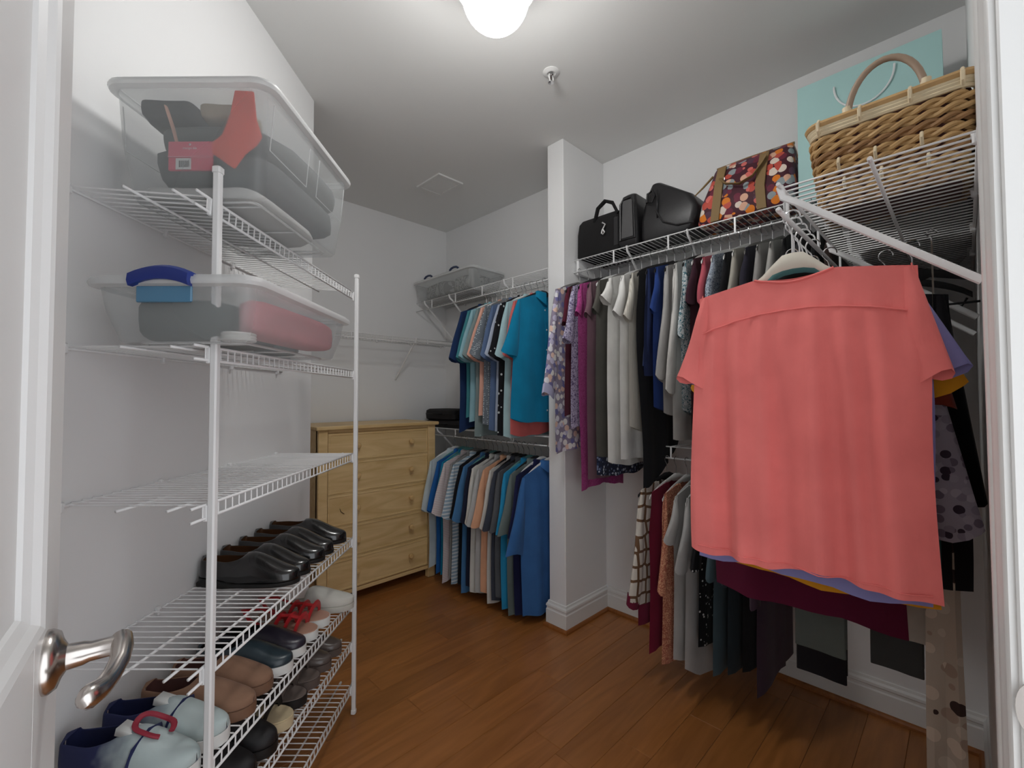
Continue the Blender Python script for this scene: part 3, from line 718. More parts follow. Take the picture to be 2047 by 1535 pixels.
rail_item(1.45, 'burgundy sequin-edged top', 'showing below the coral tee', f(C(84, 14, 44)), 'black', L=.985, slen=.1, dy=.06)
rail_item(1.51, 'black long dress', 'deep under the shelf beside the doorway', f(C(22, 20, 24)), 'black', nm='dress', cat='dress', L=.86, slen=.5, salpha=7, sw=.235, cw=.25, hw=.262, dy=-.018)
def trousers(x, y0, y1, zb, key, where, mat, hc='black'):
    yc = (y0+y1)/2; hwid = (y1-y0)/2
    t = thing('trousers', key+' '+where, 'trousers', (x, yc, ZR), RR, ww)
    zt_ = -.20; g = random.Random(hash_(key))
    for sg in (-1, 1):     # two legs folded over the hanger bar, one in front of the other
        rings = []
        for k in range(12):
            u = k/11; z = zt_+(zb-ZR-zt_)*u+(.02*(sg < 0) if k == 11 else 0); off = sg*(.002+.008*sm(u*4))
            wv = hwid*(1+.03*math.sin(5*u+sg))
            rings.append([(wv*sx, off+.006*sy*(.6+.4*u)+.003*math.sin(3*sx+4*u), z) for sx, sy in ((-1, 0), (-.96, .8), (-.5, 1), (0, 1), (.5, 1), (.96, .8), (1, 0), (.96, -.8), (.5, -1), (0, -1), (-.5, -1), (-.96, -.8))])
        MB().loft(rings, True, True).build('leg', mat, t)
    MB().tube([(-hwid, 0, zt_+.004), (hwid, 0, zt_+.004)], .013, 10).build('fold', mat, t)
    hanger(hlab(hc, 'holding', key, where), (x, yc, ZR), RR, hc, drop=.0, half=.17, slope=.30, thick=.006, group='hangers on the rail beside the doorway', bar=True)
trousers(1.565, .25, .375, .55, 'grey-green trousers', 'hanging above the black trousers', f(C(86, 92, 88)))
trousers(1.72, .275, .41, .40, 'black trousers', 'hanging lowest under the doorway rail', f(C(22, 20, 24)))
trousers(1.655, .095, .21, .525, 'dark grey trousers', 'in front of the right wall', f(C(66, 68, 68)))
trousers(1.60, .062, .125, .64, 'beige trousers', 'overlapping the dark grey trousers', f(C(182, 176, 166)))
# long printed scarf near the door wall
scf = thing('scarf', 'long pale printed scarf hanging to the floor near the doorway wall', 'scarf', (1.52, .052, ZR), RR, ww)
rings = []
for k in range(30):
    u = k/29; z = -.02-u*1.55
    kk = .05+.95*sm((u-.36)/.12)
    rings.append([(.034*kk*sx*(1+.08*math.sin(9*u)), .010*sy+.008*math.sin(2.5*sx+6*u), z) for sx, sy in ((-1, 0), (-.7, .9), (0, .5), (.6, 1), (1, 0), (.7, -.8), (0, -1), (-.6, -.7))])
MB().loft(rings, True, True).build('cloth', f(C(176, 164, 150), 'floral', WHT, 26, [C(190, 180, 166), C(58, 44, 42), C(200, 186, 170), C(160, 142, 128)]), scf)
MB().tube([(0, 0, -.03), (0, 0, -.01), (.012, 0, 0), (0, 0, .012), (-.012, 0, 0)], .002).build('hook', CHROME, scf)

# ================================================================ STORAGE BINS
def plastic(name, c, alpha, rough=.22):
    return flat(name, c, rough, alpha=alpha, spec=.5)
CLEAR = plastic('clear_plastic', C(206, 210, 210), .36)
CLEARL = plastic('clear_lid', C(232, 234, 234), .62, .35)
FROST = plastic('frosted_plastic', C(196, 198, 198), .5, .4)
def rrect(x0, x1, y0, y1, r, z, n=5):
    q = []
    for cx_, cy_, a0 in ((x1-r, y1-r, 0), (x0+r, y1-r, 90), (x0+r, y0+r, 180), (x1-r, y0+r, 270)):
        for k in range(n+1):
            a = R(a0+90*k/n); q.append((cx_+r*math.cos(a), cy_+r*math.sin(a), z))
    return q
def bin_(name, label, loc, rz, L, Wd, h, taper=.03, mat=CLEAR, lid=True, ridge=True, latch=None, rim=.014, group=None, panels=True):
    """local: x 0..L, y 0..W, centre origin"""
    t = thing(name, label, 'storage bin', loc, rz, group)
    hx_, hy_ = L/2, Wd/2
    rings = []
    for z, e in ((.0015, taper+.012), (.0, taper+.004), (.006, taper), (h*.5, taper*.45), (h*.93, .006), (h-.016, .003)):
        rings.append(rrect(-hx_+e, hx_-e, -hy_+e, hy_-e, .035, z))
    MB().loft(rings, True, False).build('tub', mat, t)
    # foot ridge under the base
    if ridge:
        e = taper+.03
        MB().tube(rrect(-hx_+e, hx_-e, -hy_+e, hy_-e, .02, .002), .003, 6, closed=True).build('base_ridge', CLEARL, t)
        for sx in (-.33, 0, .33): MB().tube([(sx*L, -hy_+e, .002), (sx*L, hy_-e, .002)], .0025, 6).build('base_rib', CLEARL, t)
    if panels:
        for sg in (-1, 1):
            for x0, x1 in ((-.42*L, -.06*L), (.06*L, .42*L)):
                ey_ = sg*(hy_-taper*.5+.001)
                zz0, zz1 = h*.45, h*.86
                def off(z): return sg*(hy_-(taper+(.006-taper)*(z/(h*.93)))+.001)
                MB().tube([(x0, off(zz1), zz1), (x0, off(zz0), zz0), (x1, off(zz0), zz0), (x1, off(zz1), zz1)], .0013, 5).build('moulded_line', CLEARL, t)
    # rim
    rg = [rrect(-hx_-.004-a, hx_+.004+a, -hy_-.004-a, hy_+.004+a, .042, z) for a, z in ((-.008, h-rim-.004), (.004, h-rim), (.006, h-rim*.5), (.004, h), (-.006, h+.002))]
    MB().loft(rg).build('rim', CLEARL, t)
    if lid:
        rg = [rrect(-hx_-e, hx_+e, -hy_-e, hy_+e, .04, z) for e, z in ((.002, h+.0005), (0, h+.006), (-.03, h+.006), (-.034, h+.002))]
        MB().loft(rg, False, True).build('lid', CLEARL, t)
    if latch:
        for sg in (-1, 1):
            m1 = MB(); K = 9; rings = []
            for k in range(K):
                u = -1+2*k/(K-1); yy = u*Wd*.175+.01; dz_ = .014*(1-u*u)
                rings.append([(sg*(hx_+.004+a), yy, h-.014+b+dz_) for a, b in ((0, -.006), (.012, -.006), (.016, .004), (.014, .018), (.002, .024), (-.012, .022), (-.012, .012), (0, .008))])
            la = m1.loft(rings, True, True).build('latch', flat('latch_blue', C(34, 54, 132), .35), t)
            MB().bbox((sg*(hx_-.004)-.003, -Wd*.16+.01, h-.05), (sg*(hx_-.004)+.003, Wd*.17+.01, h-.016), .002).build('grip', plastic('grip_blue', C(96, 150, 186), .8), la)
    return t
def lump(name, label, cat, loc, size, mat, seed=0, rz=0, group=None, power=4.6, parts=None):
    g = random.Random(seed); ph = [g.uniform(0, 6.3) for _ in range(6)]
    sx, sy, sz = (v/2 for v in size); rings = []; NU, NV = 28, 12
    def sg(v, p): return math.copysign(abs(v)**(2/p), v)
    for i in range(1, NV):
        v = -PI/2+PI*i/NV; q = []
        for j in range(NU):
            u = 2*PI*j/NU
            x, y_, z = sg(math.cos(v), power)*sg(math.cos(u), power), sg(math.cos(v), power)*sg(math.sin(u), power), sg(math.sin(v), power)
            k = 1-.07*(1+math.sin(3*u+ph[0]+2*v))/2-.05*(1+math.sin(5*u+ph[1]))/2
            zz = z*(1-.22*(1+math.sin(2.2*x+ph[2])*math.cos(2.5*y_+ph[3]))/2) if z > 0 else z
            q.append((sx*x*k, sy*y_*k, sz*(zz+1)))
        rings.append(q)
    o = MB().loft(rings, True, True).build(name, mat, ang=60); place(o, loc, rz); return tag(o, label, cat, group)
# top bin
zt1 = 1.737
B1 = AB(1.225, .728, zt1); RB = R(45)
bin_('storage_bin', 'big clear plastic bin on the top shelf of the left unit', B1, RB, .50, .365, .255, taper=.028)
gb = 'clothes packed in the clear bins'
lump('folded_sweater', 'lower dark grey sweater folded in the big top bin', 'sweater', AB(1.232, .722, zt1+.042), (.455, .31, .095), f(C(78, 82, 84)), 3, RB, gb)
lump('folded_cloth', 'white cloth lying at the bottom of the big top bin', 'cloth', AB(1.20, .735, zt1+.006), (.40, .29, .036), f(C(205, 205, 203)), 5, RB, gb)
lump('folded_sweater', 'upper dark grey sweater piled in the big top bin', 'sweater', AB(1.245, .715, zt1+.138), (.46, .325, .055), f(C(92, 95, 96)), 8, RB, gb)
lump('bundled_hat', 'dark bundled hat at the wall side of the top bin', 'hat', AB(1.085, .815, zt1+.194), (.15, .13, .054), f(C(76, 76, 78)), 11, RB, gb)
lump('bundled_stocking', 'beige bundled stocking in the big top bin', 'stocking', AB(1.06, .68, zt1+.194), (.09, .12, .042), f(C(178, 164, 146)), 12, RB, gb)
# coral sock behind the near wall of the bin (outline with real thickness)
sk_ = [(.02, .0), (.058, -.002), (.062, -.06), (.072, -.095), (.060, -.112), (.035, -.130), (.012, -.160), (-.03, -.130), (-.047, -.118), (-.010, -.090), (.008, -.05)]
so = MB().prism([(x, z) for x, z in sk_], -.004, .004, axis='x').build('sock', f(C(236, 74, 50)), smooth=False)
md = so.modifiers.new('b', 'BEVEL'); md.width = .003; md.segments = 2
so.matrix_world = Matrix.Translation(AB(1.003, .628, zt1+.242)) @ Matrix.Rotation(R(45), 4, 'Z') @ Matrix.Scale(-1, 4, (0, 1, 0))
so.rotation_euler = (0, R(-5), R(45)); so.location = AB(.993, .652, zt1+.240); so.scale = (1, -1.1, 1.08)
tag(so, 'bright coral red sock hanging inside the big top bin', 'sock')
# pink packet tag
tg = thing('packet_tag', 'small bright pink cardboard tag with a barcode in the top bin', 'tag', AB(1.003, .735, zt1+.062), R(-45))   # local x to the right of the picture, -y to the doorway
PINK = flat('pink_card', C(222, 52, 96), .45); PINKL = flat('pink_card_edge', C(244, 150, 170), .5)
MB().bbox((-.05, -.003, 0), (.05, .003, .030), .001).build('lower_panel', PINK, tg, smooth=False)
MB().bbox((-.05, -.004, .0312), (.05, .003, .066), .001).build('upper_panel', flat('pink_card_light', C(226, 66, 106), .45), tg, smooth=False)
MB().box((-.05, -.0044, .0295), (.05, -.003, .0315)).build('fold_line', PINKL, tg, smooth=False)
bc = MB().bbox((-.032, -.0046, .001), (.003, -.003, .027), .0006).build('barcode_label', flat('label_white', C(225, 228, 226), .5), tg, smooth=False)
m_ = MB(); xx = -.024
for i, wv in enumerate((.003, .001, .002, .001, .0015, .001, .002, .001, .003)):
    m_.box((xx, -.0049, .006), (xx+wv, -.0046, .021)); xx += wv+.0009
m_.build('barcode', flat('ink', C(70, 70, 74), .6), bc, smooth=False)
def text(body, size, mat, parent, loc, rot, name='lettering', ext=.0002):
    cu = bpy.data.curves.new(name, 'FONT'); cu.body = body; cu.size = size; cu.align_x = 'CENTER'; cu.align_y = 'CENTER'; cu.extrude = ext
    o = bpy.data.objects.new(name, cu); col.objects.link(o)
    me = bpy.data.meshes.new_from_object(o); bpy.data.objects.remove(o)
    q = bpy.data.objects.new(name, me); col.objects.link(q); me.materials.clear(); me.materials.append(mat)
    q.parent = parent; q.location = loc; q.rotation_euler = rot; return q
PRINT = flat('pale_print', C(246, 205, 214), .5)
text('mango bla', .0078, PRINT, tg, (0, -.0046, .050), (R(90), 0, 0))
MB().lathe([(.0032, -.0046), (.0032, -.0042)], c=(0, 0, .0585), n=5, axis='y').build('flower_logo', PRINT, tg)
MB().tube([(-.034, .004, .06), (-.045, .004, .10), (-.058, .006, .135), (-.066, .008, .155)], [.006, .007, .007, .006], 6, flat_=.4).build('strap', f(C(214, 168, 150)), tg)
# second bin
zb2 = 1.399
bin_('storage_bin', 'shallow clear bin with blue latches on the second shelf of the left unit', AB(1.165, .700, zb2), RB, .53, .345, .128, taper=.03, latch=True, panels=False)
lump('folded_cloth', 'dark teal-grey garment bundled in the shallow bin', 'cloth', AB(1.09, .735, zb2+.006), (.29, .22, .102), f(C(70, 80, 80)), 21, RB, gb)
lump('folded_cloth', 'soft pink fabric folded along the shallow bin', 'cloth', AB(1.175, .590, zb2+.018), (.42, .085, .090), f(C(214, 138, 146)), 22, RB, gb)
lump('folded_cloth', 'pale grey cloth behind the pink fabric in the shallow bin', 'cloth', AB(1.30, .69, zb2+.006), (.12, .10, .06), f(C(120, 140, 144)), 23, RB, gb)
cw_ = MB()
for k in range(3): cw_.tube([(.034*math.cos(R(a)), .03*math.sin(R(a)), .006+.006*k) for a in range(0, 360, 20)], .0032, 6, closed=True)
o = cw_.build('coiled_strap', flat('strap_white', C(222, 222, 218), .4)); place(o, AB(.972, .60, zb2+.003), RB); tag(o, 'white coiled strap in the corner of the shallow bin', 'strap')
# alcove bin on the high shelf
zb3 = ZU+.004
bin_('storage_bin', "long clear bin with blue handles on the high alcove shelf", (2.165, 2.80, zb3), R(90), .74, .33, .15, taper=.028, mat=CLEAR, panels=False, latch=None)
for yy in (2.62, 2.95):
    o = MB().tube([(0, -.05, 0), (0, -.03, .012), (0, 0, .016), (0, .03, .012), (0, .05, 0)], .008, 8).build('bin_handle', flat('handle_navy', C(44, 58, 92), .4))
    place(o, (1.995, yy, zb3+.155)); o.parent = bpy.data.objects['storage_bin.002']; o.matrix_parent_inverse = Matrix.Rotation(-R(90), 4, 'Z') @ Matrix.Translation((-2.165, -2.80, -zb3))
lump('folded_cloth', 'grey jumble of clothes in the long alcove bin', 'cloth', (2.165, 2.93, zb3+.008), (.26, .36, .12), f(C(120, 120, 120), 'scroll', C(170, 170, 168), 12), 31, 0, gb)
lump('folded_cloth', 'paler clothes at the near end of the alcove bin', 'cloth', (2.165, 2.60, zb3+.008), (.26, .26, .115), f(C(168, 168, 166), 'scroll', C(110, 110, 112), 14), 32, 0, gb)
# black cases on the lower alcove shelf
BLK = flat('black_nylon', C(24, 22, 24), .7, bump=.3, bscale=500)
def case(label, loc, size, rz=0):
    t = thing('soft_case', label, 'case', loc, rz, 'black soft cases on the lower alcove shelf')
    hx_, hy_, h = size[0]/2, size[1]/2, size[2]
    MB().loft([rrect(-hx_+e, hx_-e, -hy_+e, hy_-e, .045, z) for e, z in ((.012, 0), (.002, .008), (0, h*.5), (.003, h-.012), (.02, h))], True, True).build('body', BLK, t)
    MB().tube(rrect(-hx_-.001, hx_+.001, -hy_-.001, hy_+.001, .046, h*.55), .0025, 6, closed=True).build('zip', flat('zip_black', C(40, 38, 40), .5), t)
    MB().tube([(-hx_-.002, -.05, h*.6), (-hx_-.02, -.035, h*.6), (-hx_-.02, .035, h*.6), (-hx_-.002, .05, h*.6)], .006, 6).build('handle', BLK, t)
case('flat black soft case underneath on the lower alcove shelf', (2.20, 2.84, ZL+.004), (.27, .56, .055))
case('smaller black soft case stacked on top beside the dresser', (2.19, 2.93, ZL+.061), (.24, .36, .085), R(4))

# ================================================================ HANDBAGS ON THE RIGHT SHELF
zs0 = ZU+.003
LEA = flat('black_leather', C(30, 29, 31), .42, bump=.25, bscale=180); FELT = flat('black_felt', C(18, 17, 18), .95, bump=.3, bscale=400)
SILV = flat('silver', (.8, .8, .8, 1), .25, metal=1)
def loft_bag(name, label, loc, rz, sections, mat, seams=True, cat='handbag', r=.02):
    t = thing(name, label, cat, loc, rz)
    return t, MB().loft([rrect(x0, x1, y0, y1, min(r, (x1-x0)/2.1, (y1-y0)/2.1), z) for x0, x1, y0, y1, z in sections], True, True).build('body', mat, t)
# local x along the shelf (world -Y), local y into the wall
RBG = R(-90)
t, b = loft_bag('tote_bag', 'boxy black felt tote with a silver clip beside the pillar', (2.06, 1.405, zs0), RBG, [(-.14, .13, .0, .24, 0), (-.145, .135, -.004, .245, .012), (-.145, .132, 0, .235, .14), (-.142, .12, .01, .22, .20), (-.135, .11, .03, .2, .225)], FELT, r=.016)
MB().tube([(-.03, .012, .19), (.0, .0, .255), (.045, .004, .285), (.09, .006, .262), (.118, .012, .20)], [.012, .013, .013, .013, .012], 8, flat_=.5).build('handle', FELT, t)
MB().tube([(-.01, .19, .19), (.02, .2, .25), (.05, .2, .275), (.09, .2, .25), (.11, .19, .19)], [.012]*5, 8, flat_=.5).build('handle', FELT, t)
MB().tube([(.035, -.010, .165), (.055, -.012, .150), (.035, -.012, .122), (.030, -.012, .106), (.042, -.012, .098), (.050, -.012, .108), (.040, -.012, .125)], .0055, 8).build('clip', SILV, t)
MB().bbox((.098, -.006, .02), (.13, .006, .18), .005).build('side_panel', LEA, t)
t, b = loft_bag('handbag', 'black leather handbag standing upright with a framed end panel', (2.05, 1.21, zs0), RBG, [(-.052, .05, .0, .22, 0), (-.06, .056, -.012, .235, .02), (-.055, .05, -.01, .23, .18), (-.042, .038, .0, .21, .262), (-.030, .026, .02, .19, .276)], LEA)
MB().tube([(-.042, -.013, .03), (-.04, -.013, .22), (-.02, -.011, .245), (.022, -.011, .245), (.036, -.013, .22), (.042, -.013, .03)], .006, 8, closed=True).build('panel_piping', LEA, t)
MB().add([(-.034, -.0165, .04), (.034, -.0165, .04), (.028, -.0135, .235), (-.026, -.0135, .235)], [(0, 1, 2, 3)]).build('end_panel', flat('grey_leather', C(78, 77, 78), .45, bump=.2, bscale=200), t)
t, b = loft_bag('handbag', 'black slouchy leather bag sloping down to the floral bag', (2.055, 1.02, zs0), RBG, [(-.12, .12, .0, .20, 0), (-.127, .145, -.006, .21, .02), (-.126, .165, -.004, .205, .11), (-.118, .13, .01, .19, .18), (-.105, .03, .025, .175, .25), (-.09, -.035, .04, .16, .296)], LEA, r=.028)
MB().tube([(-.085, -.006, .19), (-.083, -.002, .235), (-.06, .004, .248), (-.048, .0, .215), (-.058, -.006, .185)], .006, 8, closed=True).build('buckle_tab', LEA, t)
MB().tube([(-.04, -.008, .14), (0, -.011, .07), (.07, -.012, .035), (.15, -.006, .03)], .004, 6).build('seam_piping', LEA, t)
MB().tube([(-.03, -.006, .24), (-.03, -.007, .1)], .004, 6).build('seam_piping', LEA, t)
FLO = f(C(74, 34, 46), 'floral', WHT, 30, [C(226, 128, 40), C(196, 84, 70), C(226, 176, 150), C(112, 42, 62), C(150, 160, 164), C(230, 214, 200), C(88, 56, 76), C(216, 112, 104)], rough=.55, rad=.56)
STRAP = flat('tan_strap', C(138, 112, 72), .7, bump=.3, bscale=600)
t, b = loft_bag('handbag', 'floral travel bag in orange and plum with tan straps', (2.06, .665, zs0), RBG, [(-.19, .19, .0, .20, 0), (-.196, .196, -.008, .21, .015), (-.18, .195, -.004, .205, .10), (-.150, .19, .012, .19, .18), (-.140, .185, .05, .15, .255), (-.135, .178, .085, .115, .285)], FLO, cat='travel bag', r=.03)
def bag_y(z): return -.010+ (0 if z < .1 else (.016*(z-.1)/.08 if z < .18 else .016+.036*(z-.18)/.075))
for x0 in (-.10, .075):
    MB().loft([[(x0-.018+sh, bag_y(z)-.0035, z), (x0+.018+sh, bag_y(z)-.0035, z), (x0+.018+sh, bag_y(z)+.006, z), (x0-.018+sh, bag_y(z)+.006, z)] for z, sh in ((.004, -.012 if x0 < 0 else .006), (.10, 0), (.18, .004), (.262, .006))], True, True).build('strap', STRAP, t, smooth=False)
MB().tube([(-.085, -.004, .19), (-.06, -.018, .155), (0, -.026, .132), (.05, -.020, .150), (.078, .0, .20), (.092, .02, .24)], .011, 8, flat_=.35, up=(0, 0, 1)).build('handle', STRAP, t)
MB().tube([(-.137, .1, .287), (0, .1, .291), (.18, .1, .287)], .006, 8).build('zip', STRAP, t)
MB().tube([(-.15, .08, .25), (-.185, .05, .20), (-.215, .03, .165)], [.006, .005, .003], 6).build('zip_pull', STRAP, t)
MB().lathe([(.009, -.001), (.009, -.005), (.004, -.006)], c=(-.082, .020, .195), n=14, axis='y').build('eyelet', SILV, t)
# gift bag
TEAL = flat('teal_paper', C(176, 216, 214), .6, noise=.03, scale=6)
t = thing('gift_bag', 'large pale teal paper gift bag standing behind the wicker basket', 'gift bag', (2.14, .245, zs0), RBG)
hw2, hd2, hh = .215, .045, .475
MB().loft([[(-hw2, -hd2+.0, 0), (hw2, -hd2, 0), (hw2, hd2, 0), (-hw2, hd2, 0)], [(-hw2, -hd2, .12), (hw2, -hd2, .12), (hw2, hd2, .12), (-hw2, hd2, .12)], [(-hw2*.995, -hd2*.8, hh), (hw2*.995, -hd2*.8, hh), (hw2*.995, hd2*.8, hh), (-hw2*.995, hd2*.8, hh)]], True, False).build('paper_body', TEAL, t, smooth=False)
CORD = flat('white_cord', C(235, 240, 240), .5)
for sg in (-1, 1): MB().tube([(.09*math.cos(R(a))*1.0, sg*.037-.004*(1 if sg < 0 else -1)*1.6, hh-.06+.105*math.sin(R(a))*(1 if math.sin(R(a)) < 0 else .3)) for a in range(172, 369, 8)], .0035, 8).build('cord_handle', CORD, t)
o = lump('folded_blanket', 'grey folded blanket in the corner beside the gift bag', 'blanket', (2.20, .0, zs0), (.2, .045, .27), f(C(128, 128, 130)), 41, 0)
t, b = loft_bag('duffel_bag', 'black duffel bag pushed to the back of the doorway shelf', (2.02, .118, ZRET+.006), 0, [(-.24, .27, -.11, .12, 0), (-.27, .29, -.13, .135, .03), (-.285, .30, -.135, .14, .11), (-.27, .29, -.125, .13, .19), (-.22, .25, -.08, .09, .245), (-.15, .18, -.03, .04, .262)], flat('black_canvas', C(26, 23, 25), .85, bump=.3, bscale=400), cat='duffel bag', r=.05)
for sg in (-1, 1): MB().tube([(-.10, sg*.138, .03), (-.095, sg*.13, .19), (-.03, sg*.07, .275), (.04, sg*.07, .275), (.105, sg*.13, .19), (.11, sg*.138, .03)], .012, 8, flat_=.35).build('strap', STRAP if False else MC['zip_black'], t)
MB().tube([(-.2, .005, .256), (0, .005, .266), (.22, .005, .256)], .004, 6).build('zip', MC['zip_black'], t)
# basket
WK = [flat('wicker_tan', C(188, 152, 102), .6, noise=.25, scale=30), flat('wicker_pale', C(220, 204, 172), .6, noise=.2, scale=30), flat('wicker_brown', C(150, 112, 72), .6, noise=.2, scale=30)]
bk = thing('wicker_basket', 'woven wicker basket with a hooped handle on the doorway shelf', 'basket', (1.43, .118, ZRET+.005), RR)
def ring_path(hx_, hy_, r, n=10):
    q = []; P4 = rrect(-hx_, hx_, -hy_, hy_, r, 0, 6)
    out = []
    for i in range(len(P4)):
        a = Vector(P4[i]); b = Vector(P4[(i+1) % len(P4)]); k = max(1, int((b-a).length/.008))
        for j in range(k): out.append(a.lerp(b, j/k))
    return out
NR = 9
for k in range(NR):
    z = .010+k*.0205; e = .130+.018*k/NR; ey_ = .085+.012*k/NR
    pth = ring_path(e, ey_, .03); n = len(pth); mm = MB()
    cyc = round(n/9)
    for s in (0, PI):
        q = []
        for i, p in enumerate(pth):
            th_ = 2*PI*i/n*cyc+s; t2 = (pth[(i+1) % n]-pth[i-1]).normalized(); nn2 = Vector((t2.y, -t2.x, 0))
            q.append(p+nn2*(.0046*math.cos(th_))+Vector((0, 0, z+.0062*math.sin(th_))))
        mm.tube(q, .0062, 6, closed=True)
    mm.build('woven_row', WK[0] if k % 3 else WK[2], bk)
for k, (dz_, mt_) in enumerate(((.192, 1), (.200, 1), (.207, 1), (.216, 0))):
    pth = ring_path(.149+.002*k, .098+.001*k, .03)
    MB().tube([p+Vector((0, 0, dz_)) for p in pth], .0055 if k < 3 else .0085, 6, closed=True).build('rim_strand', WK[mt_], bk)
mm = MB().loft([[(p.x*.97, p.y*.97, z) for p in ring_path(.130+.018*z/.19, .085+.012*z/.19, .03)[::3]] for z in (.004, .1, .19)], True).build('lining', flat('basket_lining', C(84, 50, 46), .9), bk)
for x0 in (-.128, -.045, .045, .128):
    for sg in (-1, 1): MB().tube([(x0, sg*.088, .186), (x0, sg*.111, .198), (x0, sg*.111, .215), (x0, sg*.098, .228), (x0, sg*.086, .215)], .004, 6).build('lashing', WK[1], bk)
for x0 in (-.08, 0, .07):
    for z0 in (.04, .09): MB().tube([(x0+z0*.2, .094+z0*.06, z0), (x0+z0*.2, .106+z0*.06, z0+.012), (x0+z0*.2, .098+z0*.06, z0+.026)], .0035, 6).build('lashing', WK[1], bk)
hdl = MB().tube([(.070*math.cos(R(a)), .092, .205+.115*math.sin(R(a))) for a in range(0, 181, 10)], .0072, 10).build('handle', flat('cane_handle', C(158, 136, 116), .5), bk)
hdl2 = MB().tube([(.070*math.cos(R(a)), -.092+.03*math.sin(R(a)), .205+.07*math.sin(R(a))) for a in range(0, 181, 10)], .0072, 10).build('handle', MC['cane_handle'], bk)
for sg in (-1, 1): MB().tube([(sg*.070, .092, .212), (sg*.071, .092, .238)], .0098, 10).build('handle_binding', WK[1], bk)

# ================================================================ SHOES
def shoe(name, label, cat, loc, rz, kind, mats, L=.28, Wd=.095, group=None, h=.075, tilt=0):
    """local: x heel(0) -> toe(L); kinds: dress, slip_on, mule, sandal, sneaker, boot"""
    t = thing(name, label, cat, loc, rz, group); t.rotation_euler = (0, tilt, rz)
    def wd(u): 
        v = .62+.38*sm(u/.35) if u < .35 else 1.0
        if u < .10: v *= math.sqrt(max(0, 1-((.10-u)/.10)**2))*.98+.02
        if u > .72: v *= math.sqrt(max(0, 1-((u-.72)/.28)**2.2))
        if .3 < u < .55: v *= 1-.07*math.sin(PI*(u-.3)/.25)
        return max(.02, v)*Wd/2
    US = [0, .015, .04, .08, .14, .22, .3, .38, .46, .54, .62, .7, .78, .85, .91, .955, .985, 1.0]
    sole_t = {'dress': .012, 'slip_on': .026, 'mule': .022, 'sandal': .028, 'sneaker': .028, 'boot': .02, 'wedge': .03}[kind]
    up, sole, ins = mats
    heel = .014 if kind == 'dress' else 0
    def base(u): return heel*(1-sm((u-.22)/.18))
    out = [(L*u, wd(u)) for u in US]+[(L*u, -wd(u)) for u in US[-2:0:-1]]
    m1 = MB()
    m1.loft([[(x, y*1.02, (0 if i == 0 else base(x/L)+sole_t if i == 2 else base(x/L)*.0+sole_t*.35)) for x, y in [(q[0], q[1]*(0.96 if i == 0 else 1.05 if i == 1 else 1.03)) for q in out]] for i in range(3)], True, True)
    so_ = m1.build('sole', sole, t, ang=50)
    MB().loft([[(x*.985+.002, y*.93, base(x/L)+sole_t+z) for x, y in out] for z in (.0, .003)], True, True).build('insole', ins, t, ang=50)
    if kind in ('dress', 'slip_on', 'sneaker', 'boot', 'wedge'): u0, open_end = 0, .50 if kind != 'boot' else .25
    elif kind == 'mule': u0, open_end = .40, .42
    else: u0, open_end = .48, .48
    topline = {'dress': .060, 'slip_on': .050, 'sneaker': .058, 'boot': .12, 'wedge': .05}.get(kind, 0)
    def hgt(u):
        if kind in ('mule', 'sandal'):
            return (h*.8)*(1-.55*sm((u-.45)/.5)) if u >= u0 else 0
        vamp = h*(1-.58*sm((u-.5)/.45))
        return vamp
    K = 13; rings = []
    uu = [u for u in US if u >= u0-.001]
    if uu[0] > u0+.01: uu = [u0]+uu
    for u in uu:
        w_ = wd(u)*1.0; zb = base(u)+sole_t; q = []
        full = u > open_end
        for j in range(K):
            a = PI*j/(K-1)
            if full:
                hh_ = hgt(u); k_ = 1
                if u > .93: hh_ *= .6+.4*math.sqrt(max(0, (1-u)/.07))
                q.append((L*u, w_*math.cos(a), zb+hh_*max(0, math.sin(a))**.75))
            else:
                # open collar: two side walls only
                hh_ = topline+ (h-topline)*sm((u-.25)/.25)
                side = 1 if j < K/2 else -1; f_ = min(j, K-1-j)/((K-1)/2)
                inn = .60-.50*sm((u-open_end+.16)/.16) if u > .05 else 1
                y_ = w_*(1-f_**2*(1-inn)*1.0) if u > .05 else w_*(1-0*f_)
                q.append((L*u+ (.004*f_ if u < .05 else 0), side*y_*(1 if f_ < .999 else side*1.0), zb+hh_*f_**.8))
        rings.append(q)
    # split left/right walls where open so that the opening stays empty
    m2 = MB()
    for i in range(len(rings)-1):
        opn = uu[i+1] <= open_end+1e-6
        k0 = len(m2.v); m2.v += [tuple(p) for p in rings[i]]+[tuple(p) for p in rings[i+1]]
        for j in range(K-1):
            if opn and j in (K//2-1, K//2) and uu[i] > .03: continue
            m2.f.append((k0+j, k0+j+1, k0+K+j+1, k0+K+j))
    import bmesh
    if kind == 'sandal':
        m2 = MB()
        for u in (.50, .64, .78):
            m2.tube([(L*(u+.02*math.sin(a_*PI)), wd(u)*math.cos(a_*PI)*1.02, base(u)+sole_t+.042*math.sin(a_*PI)) for a_ in [k_/10 for k_ in range(11)]], .012, 8, flat_=.3, up=(1, 0, 0))
        m2.tube([(L*.52, .0, sole_t+.045), (L*.64, 0, sole_t+.046), (L*.80, 0, sole_t+.036)], .009, 8, flat_=.5)
        m2.tube([(L*.45, wd(.4), sole_t+.02), (L*.2, wd(.2)*1.0, sole_t+.05), (L*.03, 0, sole_t+.062), (L*.2, -wd(.2), sole_t+.05), (L*.45, -wd(.4), sole_t+.02)], .008, 8, flat_=.35)
        m2.build('straps', up, t)
        return t
    o = m2.build('upper', up, t, ang=0)
    bm = bmesh.new(); bm.from_mesh(o.data); bmesh.ops.remove_doubles(bm, verts=bm.verts, dist=.0004); bmesh.ops.recalc_face_normals(bm, faces=bm.faces); bm.to_mesh(o.data); bm.free()
